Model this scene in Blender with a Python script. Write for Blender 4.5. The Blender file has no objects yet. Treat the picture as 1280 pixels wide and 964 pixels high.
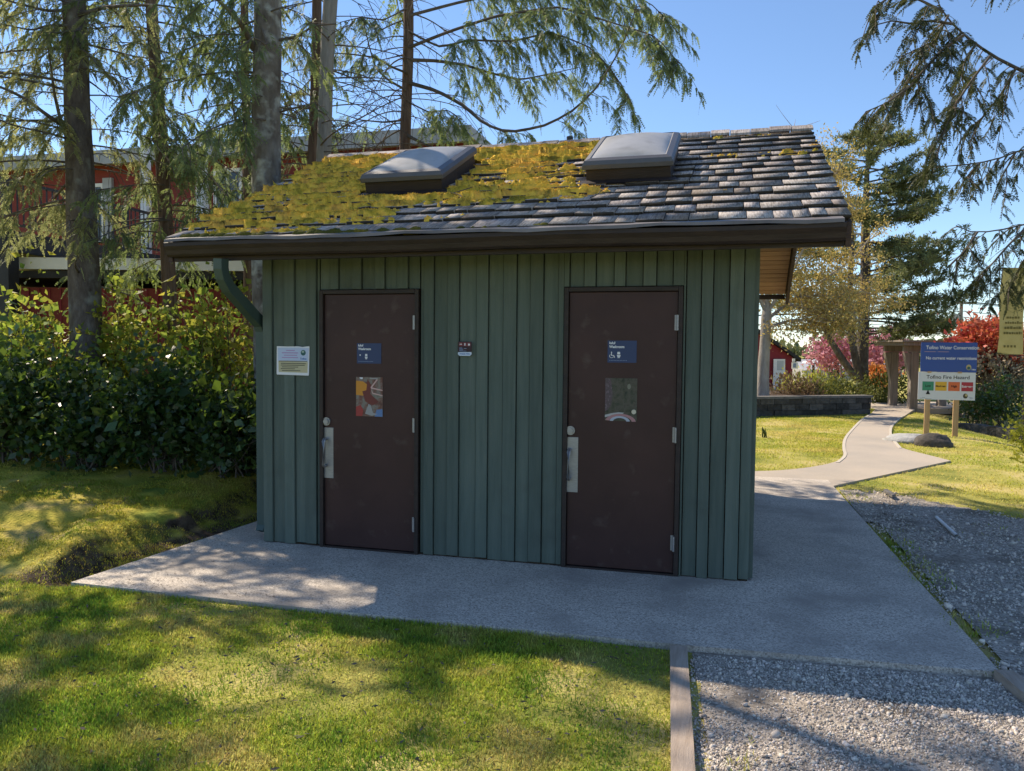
import bpy, math, random
import numpy as np
from mathutils import Vector, Matrix
R = math.radians
rng = np.random.default_rng(7)
random.seed(7)
sc = bpy.context.scene
col = sc.collection

# ------------------------------------------------------------------ camera
FPX, PITCH, ROLL, YAW = 977.5, 0.0477, 0.00954, -0.26435
CAM = np.array([1.0776, -5.7576, 1.6458])
def cam_axes():
    cy, sy = math.cos(YAW), math.sin(YAW)
    f = np.array([sy, cy, 0]); r = np.array([cy, -sy, 0]); u = np.array([0, 0, 1.])
    cp, sp = math.cos(PITCH), math.sin(PITCH)
    f2 = f*cp - u*sp; u2 = u*cp + f*sp
    cr, sr = math.cos(ROLL), math.sin(ROLL)
    return r*cr + u2*sr, u2*cr - r*sr, f2
AR, AU, AF = cam_axes()
cd = bpy.data.cameras.new('camera'); cam = bpy.data.objects.new('camera', cd); col.objects.link(cam)
cd.sensor_width = 36; cd.sensor_fit = 'HORIZONTAL'; cd.lens = FPX/1280*36
cd.clip_start = 0.05; cd.clip_end = 3000
cam.matrix_world = Matrix(((AR[0], AU[0], -AF[0], CAM[0]), (AR[1], AU[1], -AF[1], CAM[1]), (AR[2], AU[2], -AF[2], CAM[2]), (0, 0, 0, 1)))
sc.camera = cam
def at(px, py, dep):                       # world point seen at a pixel of the 1280x964 photo, dep metres ahead
    return CAM + dep*(AF + AR*(px-640)/FPX - AU*(py-482)/FPX)

# ------------------------------------------------------------------ light
SUN = np.array([.84, -.46, -1.0]); SUN = SUN/np.linalg.norm(SUN)      # direction the light travels
w = bpy.data.worlds.new('World'); sc.world = w; w.use_nodes = True
nt = w.node_tree; bg = nt.nodes['Background']
sky = nt.nodes.new('ShaderNodeTexSky'); sky.sky_type = 'NISHITA'; sky.sun_disc = False
sky.sun_elevation = math.asin(-SUN[2]); sky.sun_rotation = math.atan2(-SUN[0], -SUN[1])
sky.air_density = 0.9; sky.dust_density = 0.0; sky.ozone_density = 4.2; sky.altitude = 0
nt.links.new(sky.outputs[0], bg.inputs[0]); bg.inputs[1].default_value = 0.128
sd = bpy.data.lights.new('sun', 'SUN'); sd.energy = 4.8; sd.angle = R(0.53); sd.color = (1, .86, .68)
so = bpy.data.objects.new('sun', sd); col.objects.link(so)
so.rotation_euler = Vector(SUN).to_track_quat('-Z', 'Y').to_euler()
sc.view_settings.view_transform = 'Standard'; sc.view_settings.look = 'None'
sc.view_settings.exposure = 0.58; sc.view_settings.gamma = 1; sc.view_settings.use_curve_mapping = False

# ------------------------------------------------------------------ noise
def _h(ix, iy, s):
    n = (ix.astype(np.int64)*374761393 + iy.astype(np.int64)*668265263 + s*1442695041) & 0xffffffff
    n = ((n ^ (n >> 13))*1274126177) & 0xffffffff
    return ((n ^ (n >> 16)) & 0xffff)/65535.0
def vnoise(x, y, s=0):
    x = np.asarray(x, float); y = np.asarray(y, float)
    ix, iy = np.floor(x), np.floor(y); fx, fy = x-ix, y-iy
    fx = fx*fx*(3-2*fx); fy = fy*fy*(3-2*fy)
    a, b, c, d = _h(ix, iy, s), _h(ix+1, iy, s), _h(ix, iy+1, s), _h(ix+1, iy+1, s)
    return (a*(1-fx)+b*fx)*(1-fy) + (c*(1-fx)+d*fx)*fy
def fbm(x, y, s=0, o=4):
    v = 0; a = .5; t = 0
    for k in range(o):
        v = v + a*vnoise(x*2**k, y*2**k, s+k*17); t += a; a *= .5
    return v/t
def S(t):
    t = np.clip(t, 0, 1); return t*t*(3-2*t)

# ------------------------------------------------------------------ materials
def mat(name, cols, scale=4, rough=.8, spec=.3, bump=0, bscale=40, stretch=(1, 1, 1), island=0, trans=0, tcol=None,
        metal=0, detail=5, contrast=(.3, .7), bdist=.01, vor=False, spots=None, hue=0):
    m = bpy.data.materials.new(name); m.use_nodes = True
    t = m.node_tree; N = t.nodes; L = t.links
    p = N['Principled BSDF']; out = N['Material Output']
    p.inputs['Roughness'].default_value = rough; p.inputs['Specular IOR Level'].default_value = spec
    p.inputs['Metallic'].default_value = metal
    tc = N.new('ShaderNodeTexCoord'); mp = N.new('ShaderNodeMapping'); mp.inputs['Scale'].default_value = stretch
    L.new(tc.outputs['Object'], mp.inputs['Vector'])
    c = None
    if len(cols) > 1:
        if vor:
            nz = N.new('ShaderNodeTexVoronoi'); nz.inputs['Scale'].default_value = scale
            sp = N.new('ShaderNodeSeparateColor'); L.new(mp.outputs[0], nz.inputs['Vector']); L.new(nz.outputs['Color'], sp.inputs[0]); fac = sp.outputs[0]
        else:
            nz = N.new('ShaderNodeTexNoise'); nz.inputs['Scale'].default_value = scale; nz.inputs['Detail'].default_value = detail
            nz.inputs['Roughness'].default_value = .6
            L.new(mp.outputs[0], nz.inputs['Vector']); fac = nz.outputs['Fac']
        rp = N.new('ShaderNodeValToRGB'); e = rp.color_ramp.elements
        k = len(cols)
        while len(e) < k: e.new(.5)
        for i, cc in enumerate(cols):
            e[i].position = contrast[0] + (contrast[1]-contrast[0])*i/(k-1); e[i].color = (*cc, 1)
        L.new(fac, rp.inputs[0]); c = rp.outputs[0]
    else:
        rgb = N.new('ShaderNodeRGB'); rgb.outputs[0].default_value = (*cols[0], 1); c = rgb.outputs[0]
    if spots:
        scol, sscale, lo, hi = spots
        n2 = N.new('ShaderNodeTexNoise'); n2.inputs['Scale'].default_value = sscale; n2.inputs['Detail'].default_value = 4
        L.new(tc.outputs['Object'], n2.inputs['Vector'])
        mr = N.new('ShaderNodeMapRange'); mr.inputs[1].default_value = lo; mr.inputs[2].default_value = hi; L.new(n2.outputs['Fac'], mr.inputs[0])
        mx = N.new('ShaderNodeMix'); mx.data_type = 'RGBA'; L.new(mr.outputs[0], mx.inputs[0]); L.new(c, mx.inputs[6]); mx.inputs[7].default_value = (*scol, 1); c = mx.outputs[2]
    if island:
        g = N.new('ShaderNodeNewGeometry'); hs = N.new('ShaderNodeHueSaturation')
        mr = N.new('ShaderNodeMapRange'); mr.inputs[3].default_value = 1-island; mr.inputs[4].default_value = 1+island
        L.new(g.outputs['Random Per Island'], mr.inputs[0]); L.new(mr.outputs[0], hs.inputs['Value'])
        if hue:
            mh = N.new('ShaderNodeMapRange'); mh.inputs[3].default_value = .5-hue; mh.inputs[4].default_value = .5+hue
            wn = N.new('ShaderNodeMath'); wn.operation = 'MULTIPLY'; wn.inputs[1].default_value = 7.31
            fr = N.new('ShaderNodeMath'); fr.operation = 'FRACT'
            L.new(g.outputs['Random Per Island'], wn.inputs[0]); L.new(wn.outputs[0], fr.inputs[0]); L.new(fr.outputs[0], mh.inputs[0]); L.new(mh.outputs[0], hs.inputs['Hue'])
        L.new(c, hs.inputs['Color']); c = hs.outputs[0]
    L.new(c, p.inputs['Base Color'])
    if bump:
        nb = N.new('ShaderNodeTexNoise'); nb.inputs['Scale'].default_value = bscale; nb.inputs['Detail'].default_value = 6
        L.new(mp.outputs[0], nb.inputs['Vector'])
        b = N.new('ShaderNodeBump'); b.inputs['Strength'].default_value = bump; b.inputs['Distance'].default_value = bdist
        L.new(nb.outputs['Fac'], b.inputs['Height']); L.new(b.outputs[0], p.inputs['Normal'])
    if trans:
        tr = N.new('ShaderNodeBsdfTranslucent'); ms = N.new('ShaderNodeMixShader'); ms.inputs[0].default_value = trans
        if tcol: tr.inputs[0].default_value = (*tcol, 1)
        else: L.new(c, tr.inputs[0])
        L.new(p.outputs[0], ms.inputs[1]); L.new(tr.outputs[0], ms.inputs[2]); L.new(ms.outputs[0], out.inputs[0])
    return m

MT = {}
MT['green'] = mat('green_stain', [(.088, .115, .098), (.106, .135, .115), (.122, .15, .128)], 3, .82, .2, .6, 30, (9, 9, .6), island=.14, bdist=.004, spots=((.088, .105, .088), 3.2, .56, .8))
MT['brown'] = mat('brown_paint', [(.046, .023, .022), (.062, .031, .029)], 2.5, .42, .25, .25, 6, island=0, spots=((.10, .072, .064), 7, .62, .85))
MT['darkbrown'] = mat('dark_brown_trim', [(.018, .012, .011), (.036, .024, .021)], 4, .55, .4, .3, 20, (1, 5, 5))
MT['fascia'] = mat('weathered_brown_board', [(.05, .032, .026), (.09, .06, .045)], 4, .7, .3, .4, 25, (1, 6, 6))
MT['flash'] = mat('grey_metal_flashing', [(.12, .105, .098), (.22, .2, .19)], 3, .5, .4)
MT['steel'] = mat('brushed_steel', [(.27, .275, .29), (.38, .385, .4)], 30, .45, .5, stretch=(1, 1, 12), metal=.7)
MT['soffit'] = mat('cedar_soffit', [(.30, .16, .075), (.42, .25, .12)], 3, .6, .3, .3, 20, (.6, 8, 8), island=.22)
MT['shake'] = mat('weathered_cedar_shake', [(.16, .138, .125), (.34, .305, .285), (.50, .46, .435)], 4, .9, .15, .55, 9, (22, 2.2, 2.2), island=.32, bdist=.006, hue=.015, spots=((.22, .16, .11), 3, .56, .8))
MT['moss'] = mat('roof_moss', [(.17, .15, .03), (.48, .37, .05), (.84, .57, .085), (.78, .46, .085), (.46, .28, .07)], 4.5, .95, .1, .9, 90, contrast=(.3, .7), bdist=.012, spots=((.17, .15, .04), 16, .52, .75))
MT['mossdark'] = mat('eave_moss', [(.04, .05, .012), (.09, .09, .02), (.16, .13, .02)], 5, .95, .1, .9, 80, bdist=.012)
MT['acrylic'] = mat('frosted_acrylic', [(.5, .5, .49), (.62, .61, .6)], 5, .3, .5, trans=.3, spots=((.42, .41, .39), 6, .55, .8))
MT['bronze'] = mat('grey_anodised_frame', [(.085, .085, .092), (.12, .12, .128)], 3, .45, .5, metal=.3)
MT['slab'] = mat('exposed_aggregate', [(.27, .235, .20), (.46, .405, .34), (.56, .50, .425), (.72, .65, .56)], 120, .85, .3, .6, 140, vor=True, contrast=(0, 1), bdist=.004, spots=((.33, .29, .25), 1.7, .46, .72))
MT['path'] = mat('brushed_concrete_path', [(.38, .325, .265), (.5, .435, .355)], 60, .9, .2, .4, 90, bdist=.004, spots=((.34, .31, .27), .7, .45, .75))
MT['pathedge'] = mat('pale_concrete_edge', [(.48, .43, .35), (.55, .5, .42)], 20, .9, .2)
MT['gravelbed'] = mat('gravel_bed', [(.2, .17, .14), (.38, .335, .28), (.52, .46, .39)], 60, .95, .2, .9, 90, vor=True, contrast=(0, 1), bdist=.01, spots=((.18, .15, .115), 2, .5, .7))
MT['stone'] = mat('crushed_stone', [(.42, .37, .315), (.6, .54, .465)], 30, .85, .3, island=.55, hue=.02)
MT['timber'] = mat('weathered_timber', [(.29, .225, .17), (.46, .38, .31)], 4, .85, .2, .6, 30, (8, .6, 8), bdist=.004)
MT['blade'] = mat('grass_blades', [(.58, .52, .16), (.42, .48, .06), (.21, .33, .035)], 1.9, .6, .25, island=.45, trans=.45, contrast=(.38, .6), hue=.03)
MT['farblade'] = mat('lawn_grass_blades', [(.66, .56, .17), (.56, .54, .09), (.40, .46, .06)], .6, .6, .3, island=.3, trans=.5, contrast=(.36, .62), hue=.02)
MT['salal'] = mat('glossy_dark_leaf', [(.024, .052, .02), (.046, .085, .03)], 1.6, .36, .5, island=.55, trans=.28, tcol=(.2, .32, .04), hue=.04)
MT['berry'] = mat('bright_spring_leaf', [(.10, .16, .03), (.30, .35, .05), (.42, .43, .07)], 2.2, .5, .3, island=.5, trans=.5, hue=.035, contrast=(.32, .62))
MT['hedge'] = mat('yellow_green_hedge_leaf', [(.22, .26, .035), (.32, .33, .05)], 3, .5, .3, island=.35, trans=.5, tcol=(.5, .5, .06))
MT['spruce'] = mat('conifer_needles', [(.13, .16, .075), (.21, .22, .10)], 1.2, .6, .3, island=.45, trans=.45, tcol=(.44, .46, .18), hue=.03)
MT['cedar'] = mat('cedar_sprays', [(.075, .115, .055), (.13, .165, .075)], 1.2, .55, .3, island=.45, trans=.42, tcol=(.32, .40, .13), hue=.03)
MT['cedardark'] = mat('shaded_cedar_sprays', [(.035, .05, .02), (.07, .085, .032)], 1.2, .6, .25, island=.4, trans=.25, tcol=(.14, .15, .045), hue=.03)  # darker cedar copy: the backlit silhouette is put into the leaf colour
MT['pine'] = mat('pine_needles', [(.09, .125, .06), (.17, .195, .085)], 1, .6, .3, island=.45, trans=.36, tcol=(.27, .29, .1), hue=.02)
MT['maple'] = mat('ochre_spring_buds', [(.35, .29, .12), (.52, .42, .17)], .8, .7, .2, island=.4, trans=.4, tcol=(.66, .5, .14), hue=.03)
MT['cherry'] = mat('pink_blossom', [(.55, .22, .28), (.68, .36, .42)], 2, .7, .2, island=.3, trans=.35)
MT['redleaf'] = mat('coral_red_leaf', [(.55, .10, .06), (.62, .2, .09)], 2, .5, .3, island=.35, trans=.35, hue=.02)
MT['paleleaf'] = mat('pale_bronze_leaf', [(.22, .17, .1), (.34, .29, .2)], 2, .5, .3, island=.5, trans=.25, hue=.03)
MT['orangeleaf'] = mat('orange_leaf', [(.6, .2, .05), (.65, .33, .1)], 2, .5, .3, island=.3, trans=.35)
MT['juniper'] = mat('low_conifer_leaf', [(.05, .085, .025), (.14, .16, .04)], 3, .6, .3, island=.45, trans=.25, tcol=(.3, .3, .06))
MT['rust'] = mat('rusty_twiggy_leaf', [(.16, .1, .06), (.26, .19, .09)], 3, .6, .3, island=.45, trans=.25)
MT['bark'] = mat('spruce_bark', [(.075, .06, .052), (.13, .11, .098), (.2, .18, .16)], 9, .95, .1, 1, 22, (1, 1, .45), bdist=.03, spots=((.24, .245, .22), 5, .56, .72))
MT['barklichen'] = mat('lichen_covered_bark', [(.085, .072, .06), (.15, .135, .12), (.22, .205, .185)], 8, .95, .1, 1, 18, (1, 1, .5), bdist=.03, spots=((.33, .34, .31), 7, .5, .66))
MT['barkred'] = mat('cedar_bark', [(.10, .062, .045), (.17, .115, .085), (.22, .16, .125)], 7, .95, .1, 1, 20, (4, 4, .3), bdist=.03)
MT['barkgrey'] = mat('grey_bark', [(.2, .185, .165), (.3, .28, .25)], 7, .95, .1, .8, 18, (3, 3, .4), bdist=.02)
MT['barkpale'] = mat('pale_maple_bark', [(.28, .25, .21), (.4, .37, .33)], 6, .9, .1, .6, 18, (2, 2, .6), bdist=.02)
MT['twig'] = mat('bare_twig', [(.09, .075, .062), (.16, .135, .115)], 6, .9, .1)
MT['redwall'] = mat('red_siding', [(.18, .036, .03), (.235, .05, .04)], 3, .75, .2, .3, 20, (1, 1, 4))
MT['maroon'] = mat('maroon_siding', [(.22, .03, .04), (.27, .04, .05)], 3, .75, .2)
MT['black'] = mat('black_metal', [(.012, .012, .013), (.022, .022, .024)], 3, .45, .4)
MT['darkwood'] = mat('dark_stained_beam', [(.016, .016, .018), (.03, .03, .032)], 4, .6, .3, .3, 20)
MT['white'] = mat('white_paint', [(.7, .7, .69), (.8, .8, .79)], 3, .5, .4)
MT['greytrim'] = mat('grey_trim', [(.3, .31, .32), (.38, .39, .4)], 2, .6, .3)
MT['greyroof'] = mat('pale_grey_roof', [(.34, .34, .35), (.44, .44, .45)], 2, .7, .3)
MT['glass'] = mat('dark_window_glass', [(.05, .06, .06)], 3, .05, .6)
MT['block'] = mat('dark_rough_block', [(.05, .047, .043), (.11, .105, .098)], 9, .95, .2, 1, 20, island=.45, bdist=.03)
MT['capstone'] = mat('grey_cap_stone', [(.12, .115, .11), (.2, .19, .18)], 6, .9, .2, .6, 20, bdist=.02)
MT['mulch'] = mat('bark_mulch', [(.05, .035, .025), (.1, .07, .05)], 30, .95, .1, 1, 40, bdist=.02)
MT['rockpale'] = mat('pale_granite', [(.3, .3, .29), (.45, .45, .43)], 6, .85, .3, .8, 14, bdist=.03)
MT['rockdark'] = mat('dark_mossy_rock', [(.06, .055, .05), (.13, .115, .1)], 6, .9, .2, .8, 14, bdist=.03)
MT['grepost'] = mat('silvered_timber_post', [(.2, .165, .135), (.32, .275, .23)], 4, .85, .2, .5, 20, (5, 5, .5))
MT['tanpost'] = mat('fresh_tan_post', [(.42, .27, .14), (.52, .36, .2)], 4, .8, .2, .4, 20, (5, 5, .5))
MT['khaki'] = mat('khaki_banner_cloth', [(.30, .27, .11), (.36, .33, .15)], 6, .85, .1, trans=.25)
MT['khakid'] = mat('dark_khaki_print', [(.15, .13, .05)], 6, .85, .1)
MT['brickred'] = mat('crushed_brick', [(.28, .13, .09), (.38, .2, .14)], 30, .95, .1, .6, 60)
MT['soil'] = mat('dark_gap_backing', [(.03, .022, .016), (.08, .06, .042)], 14, .95, .1, 1, 30, bdist=.03)
def plain(name, c, rough=.6, spec=.3):
    if name not in MT: MT[name] = mat(name, [c], rough=rough, spec=spec)
    return MT[name]

# ground sheet: grass, straw and moss, bare soil on the steep cut of the bank
def ground_mat():
    m = bpy.data.materials.new('turf_and_soil'); m.use_nodes = True
    t = m.node_tree; N = t.nodes; L = t.links; p = N['Principled BSDF']; p.inputs['Roughness'].default_value = .95; p.inputs['Specular IOR Level'].default_value = .1
    tc = N.new('ShaderNodeTexCoord')
    def noise(s, d=5):
        n = N.new('ShaderNodeTexNoise'); n.inputs['Scale'].default_value = s; n.inputs['Detail'].default_value = d; L.new(tc.outputs['Object'], n.inputs['Vector']); return n.outputs['Fac']
    def ramp(f, st):
        r = N.new('ShaderNodeValToRGB'); e = r.color_ramp.elements
        while len(e) < len(st): e.new(.5)
        for i, (a, c) in enumerate(st): e[i].position = a; e[i].color = (*c, 1)
        L.new(f, r.inputs[0]); return r.outputs[0]
    def mix(f, a, b):
        x = N.new('ShaderNodeMix'); x.data_type = 'RGBA'; L.new(f, x.inputs[0]); L.new(a, x.inputs[6]); L.new(b, x.inputs[7]); return x.outputs[2]
    lawn = ramp(noise(1.1), [(.36, (.2, .22, .05)), (.5, (.38, .35, .09)), (.62, (.5, .42, .17))])
    moss = ramp(noise(2.2, 7), [(.3, (.13, .18, .03)), (.45, (.32, .31, .045)), (.58, (.46, .38, .07)), (.7, (.30, .25, .11))])
    soil = ramp(noise(14, 7), [(.3, (.03, .022, .015)), (.55, (.1, .075, .052)), (.72, (.14, .108, .07))])
    at_ = N.new('ShaderNodeAttribute'); at_.attribute_name = 'bank'
    c = mix(at_.outputs['Fac'], lawn, moss)
    g = N.new('ShaderNodeNewGeometry'); sx = N.new('ShaderNodeSeparateXYZ'); L.new(g.outputs['Normal'], sx.inputs[0])
    mr = N.new('ShaderNodeMapRange'); mr.inputs[1].default_value = .84; mr.inputs[2].default_value = .68
    ad = N.new('ShaderNodeMath'); ad.operation = 'MULTIPLY_ADD'; ad.inputs[1].default_value = .35; L.new(noise(11, 6), ad.inputs[0]); sb = N.new('ShaderNodeMath'); sb.operation = 'SUBTRACT'; L.new(sx.outputs[2], sb.inputs[0]); sb.inputs[1].default_value = .175; L.new(sb.outputs[0], ad.inputs[2]); L.new(ad.outputs[0], mr.inputs[0])
    c = mix(mr.outputs[0], c, soil); a2 = N.new('ShaderNodeAttribute'); a2.attribute_name = 'dirt'; c = mix(a2.outputs['Fac'], c, soil); L.new(c, p.inputs['Base Color'])
    b = N.new('ShaderNodeBump'); b.inputs['Strength'].default_value = .8; b.inputs['Distance'].default_value = .03
    L.new(noise(45, 6), b.inputs['Height']); L.new(b.outputs[0], p.inputs['Normal'])
    return m

# ------------------------------------------------------------------ object helpers
def tag(o, label=None, cat=None, group=None, kind=None):
    if label: o['label'] = label
    if cat: o['category'] = cat
    if group: o['group'] = group
    if kind: o['kind'] = kind
    return o
def thing(name, label, cat, loc=(0, 0, 0), group=None):
    o = bpy.data.objects.new(name, None); col.objects.link(o); o.location = [float(v) for v in loc]; o.empty_display_size = .1
    return tag(o, label, cat, group)
def origin(o):
    v = np.zeros(3)
    while o is not None: v += np.array(o.location); o = o.parent
    return v
def np_obj(name, V, F, m, parent=None, smooth=False):
    V = np.asarray(V, np.float32); F = np.asarray(F, np.int32)
    if parent is not None: V = V - origin(parent).astype(np.float32)
    me = bpy.data.meshes.new(name); k = F.shape[1]; M = len(F)
    me.vertices.add(len(V)); me.vertices.foreach_set('co', V.ravel())
    me.loops.add(M*k); me.loops.foreach_set('vertex_index', F.ravel())
    me.polygons.add(M); me.polygons.foreach_set('loop_start', np.arange(0, M*k, k, dtype=np.int32))
    if smooth: me.polygons.foreach_set('use_smooth', np.ones(M, bool))
    me.update(calc_edges=True); me.validate()
    me.materials.append(m)
    o = bpy.data.objects.new(name, me); col.objects.link(o)
    if parent is not None: o.parent = parent
    return o
class MB:
    def __init__(s): s.v = []; s.f = []
    def add(s, V, F):
        n = len(s.v); s.v += [tuple(map(float, q)) for q in V]; s.f += [tuple(i+n for i in q) for q in F]; return s
    def hexa(s, P):                         # 8 points: bottom 4 ccw, top 4 ccw
        return s.add(P, [(3, 2, 1, 0), (4, 5, 6, 7), (0, 1, 5, 4), (1, 2, 6, 5), (2, 3, 7, 6), (3, 0, 4, 7)])
    def box(s, x0, x1, y0, y1, z0, z1):
        return s.hexa([(x0, y0, z0), (x1, y0, z0), (x1, y1, z0), (x0, y1, z0), (x0, y0, z1), (x1, y0, z1), (x1, y1, z1), (x0, y1, z1)])
    def obox(s, o, A, B, C):                # corner + three edge vectors
        o, A, B, C = map(np.asarray, (o, A, B, C))
        return s.hexa([o, o+A, o+A+B, o+B, o+C, o+A+C, o+A+B+C, o+B+C])
    def prism(s, pts, N):                   # polygon (3D) extruded along N
        pts = [np.asarray(p, float) for p in pts]; n = len(pts); N = np.asarray(N, float)
        return s.add(pts+[p+N for p in pts], [tuple(range(n))[::-1], tuple(range(n, 2*n))]+[(i, (i+1) % n, n+(i+1) % n, n+i) for i in range(n)])
    def tube(s, path, rad, seg=8, cap=True):
        V, F = tube(path, rad, seg); s.add(V, [tuple(q) for q in F])
        return s
    def cyl(s, a, b, r, seg=16):
        V, F = tube([a, b], [r, r], seg); n = len(s.v); s.add(V, [tuple(q) for q in F])
        s.f.append(tuple(n+i for i in range(seg))[::-1]); s.f.append(tuple(n+seg+i for i in range(seg))); return s
    def build(s, name, m, parent=None, smooth=False, bevel=0):
        me = bpy.data.meshes.new(name); off = origin(parent) if parent is not None else np.zeros(3)
        me.from_pydata([tuple(np.asarray(v)-off) for v in s.v], [], s.f); me.update(); me.materials.append(m)
        if smooth: me.polygons.foreach_set('use_smooth', np.ones(len(me.polygons), bool))
        o = bpy.data.objects.new(name, me); col.objects.link(o)
        if parent is not None: o.parent = parent
        if bevel:
            b = o.modifiers.new('b', 'BEVEL'); b.width = bevel; b.segments = 2; b.limit_method = 'ANGLE'
        return o
def tube(path, rad, seg=8):
    P = np.asarray(path, float); n = len(P); rad = np.broadcast_to(np.asarray(rad, float), (n,))
    T = np.gradient(P, axis=0) if n > 2 else np.tile(P[1]-P[0], (2, 1))
    T /= np.linalg.norm(T, axis=1)[:, None]+1e-9
    ref = np.array([0, 0, 1.]) if abs(T[0, 2]) < .9 else np.array([1., 0, 0])
    A = np.cross(T, ref); A /= np.linalg.norm(A, axis=1)[:, None]+1e-9; B = np.cross(T, A)
    a = np.linspace(0, 2*np.pi, seg, endpoint=False)
    V = P[:, None]+rad[:, None, None]*(np.cos(a)[None, :, None]*A[:, None]+np.sin(a)[None, :, None]*B[:, None])
    i = np.arange(n-1)[:, None]*seg; j = np.arange(seg)[None]; jn = (j+1) % seg
    F = np.stack([i+j, i+jn, i+seg+jn, i+seg+j], -1).reshape(-1, 4)
    return V.reshape(-1, 3), F
class NPB:                                  # many quads from numpy pieces
    def __init__(s): s.V = []; s.F = []; s.n = 0
    def add(s, V, F):
        s.V.append(np.asarray(V, np.float32).reshape(-1, 3)); s.F.append(np.asarray(F, np.int32)+s.n); s.n += len(s.V[-1])
    def leaves(s, P, D, U, ln, wd, fold=.15):   # diamond leaves: base P, direction D, side U
        P, D, U = (np.asarray(a, float) for a in (P, D, U)); n = len(P)
        ln = np.broadcast_to(ln, (n,))[:, None]; wd = np.broadcast_to(wd, (n,))[:, None]
        D = D/(np.linalg.norm(D, axis=1)[:, None]+1e-9); U = U-(U*D).sum(1)[:, None]*D; U /= np.linalg.norm(U, axis=1)[:, None]+1e-9
        Nn = np.cross(D, U)
        V = np.stack([P, P+D*ln*.5+U*wd*.5+Nn*wd*fold, P+D*ln-Nn*wd*fold*.5, P+D*ln*.5-U*wd*.5+Nn*wd*fold], 1)
        s.add(V, np.arange(4*n).reshape(n, 4))
    def build(s, name, m, parent=None, smooth=False): return np_obj(name, np.concatenate(s.V), np.concatenate(s.F), m, parent, smooth)
def rdir(n):
    v = rng.normal(size=(n, 3)); return v/np.linalg.norm(v, axis=1)[:, None]
def inpoly(x, y, poly):
    r = np.zeros(np.shape(x), bool); n = len(poly)
    for i in range(n):
        x0, y0 = poly[i]; x1, y1 = poly[(i+1) % n]
        if y0 == y1: continue
        c = ((y0 > y) != (y1 > y)) & (x < (x1-x0)*(y-y0)/(y1-y0)+x0); r ^= c
    return r
class Panel:                                # a flat sign face: origin, right, up, normal
    def __init__(s, o, r, u): s.o = np.asarray(o, float); s.r = np.asarray(r, float); s.u = np.asarray(u, float); s.n = np.cross(s.r, s.u)
    def p(s, a, b, l=0): return s.o+s.r*a+s.u*b+s.n*l
    def poly(s, name, pts, m, l, parent, th=.0015):
        b = MB(); b.prism([s.p(x, y, l) for x, y in pts], s.n*th); return b.build(name, m, parent)
    def rect(s, name, a0, a1, b0, b1, m, l, parent, th=.0015): return s.poly(name, [(a0, b0), (a1, b0), (a1, b1), (a0, b1)], m, l, parent, th)
    def lines(s, name, rects, m, l, parent, th=.0008):
        b = MB()
        for a0, a1, b0, b1 in rects: b.prism([s.p(a0, b0, l), s.p(a1, b0, l), s.p(a1, b1, l), s.p(a0, b1, l)], s.n*th)
        return b.build(name, m, parent)
    def text(s, name, body, size, a, b, m, l, parent, align='LEFT', wide=1, bold=0):
        cu = bpy.data.curves.new(name, 'FONT'); cu.body = body; cu.size = size; cu.align_x = align; cu.extrude = .0006; cu.offset = bold
        tmp = bpy.data.objects.new(name, cu); col.objects.link(tmp)
        dg = bpy.context.evaluated_depsgraph_get(); me = bpy.data.meshes.new_from_object(tmp.evaluated_get(dg))
        bpy.data.objects.remove(tmp)
        off = origin(parent)
        n = len(me.vertices); co = np.zeros(n*3, np.float32); me.vertices.foreach_get('co', co); co = co.reshape(-1, 3)
        W = s.p(a, b, l)[None]+co[:, :1]*wide*s.r+co[:, 1:2]*s.u+co[:, 2:3]*s.n-off
        me.vertices.foreach_set('co', W.astype(np.float32).ravel()); me.update(); me.name = name
        me.materials.clear(); me.materials.append(m)
        o = bpy.data.objects.new(name, me); col.objects.link(o); o.parent = parent; return o
def disc(c0, c1, r, n=20, ry=None): return [(c0+r*math.cos(2*math.pi*i/n), c1+(ry or r)*math.sin(2*math.pi*i/n)) for i in range(n)]

# ------------------------------------------------------------------ ground
SLAB = [(-3.25, -1.40), (-1.17, -1.41), (.87, -1.36), (2.49, -1.27), (2.40, 4.47), (2.40, 4.9), (-3.0, 4.9), (-3.12, .71)]
PATH = [(2.40, 4.47), (4.45, 7.45), (4.05, 8.9), (4.28, 10.9), (4.75, 13.3), (5.58, 16.25), (6.57, 19.55), (9.5, 19.9), (9.5, 23), (5.6, 23), (5.3, 18.6), (4.91, 16.9), (4.3, 14.7), (3.77, 12.35), (3.3, 10.2), (3.05, 8.53), (2.95, 7.5), (2.71, 6.64), (1.47, 5.33), (-2.5, 4.95), (-2.5, 4.9), (2.40, 4.9)]
GRAVEL = [(.93, -1.25), (2.46, -1.2), (2.72, -2.6), (2.95, -6.5), (1.35, -6.5), (1.08, -2.7)]
GPATCH = [(2.50, -1.3), (2.44, 4.3), (2.9, 4.25), (3.3, 3.95), (3.9, 3.3), (4.4, 2.4), (5.2, 1.0), (6.2, -2.0), (2.9, -2.6)]
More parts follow.
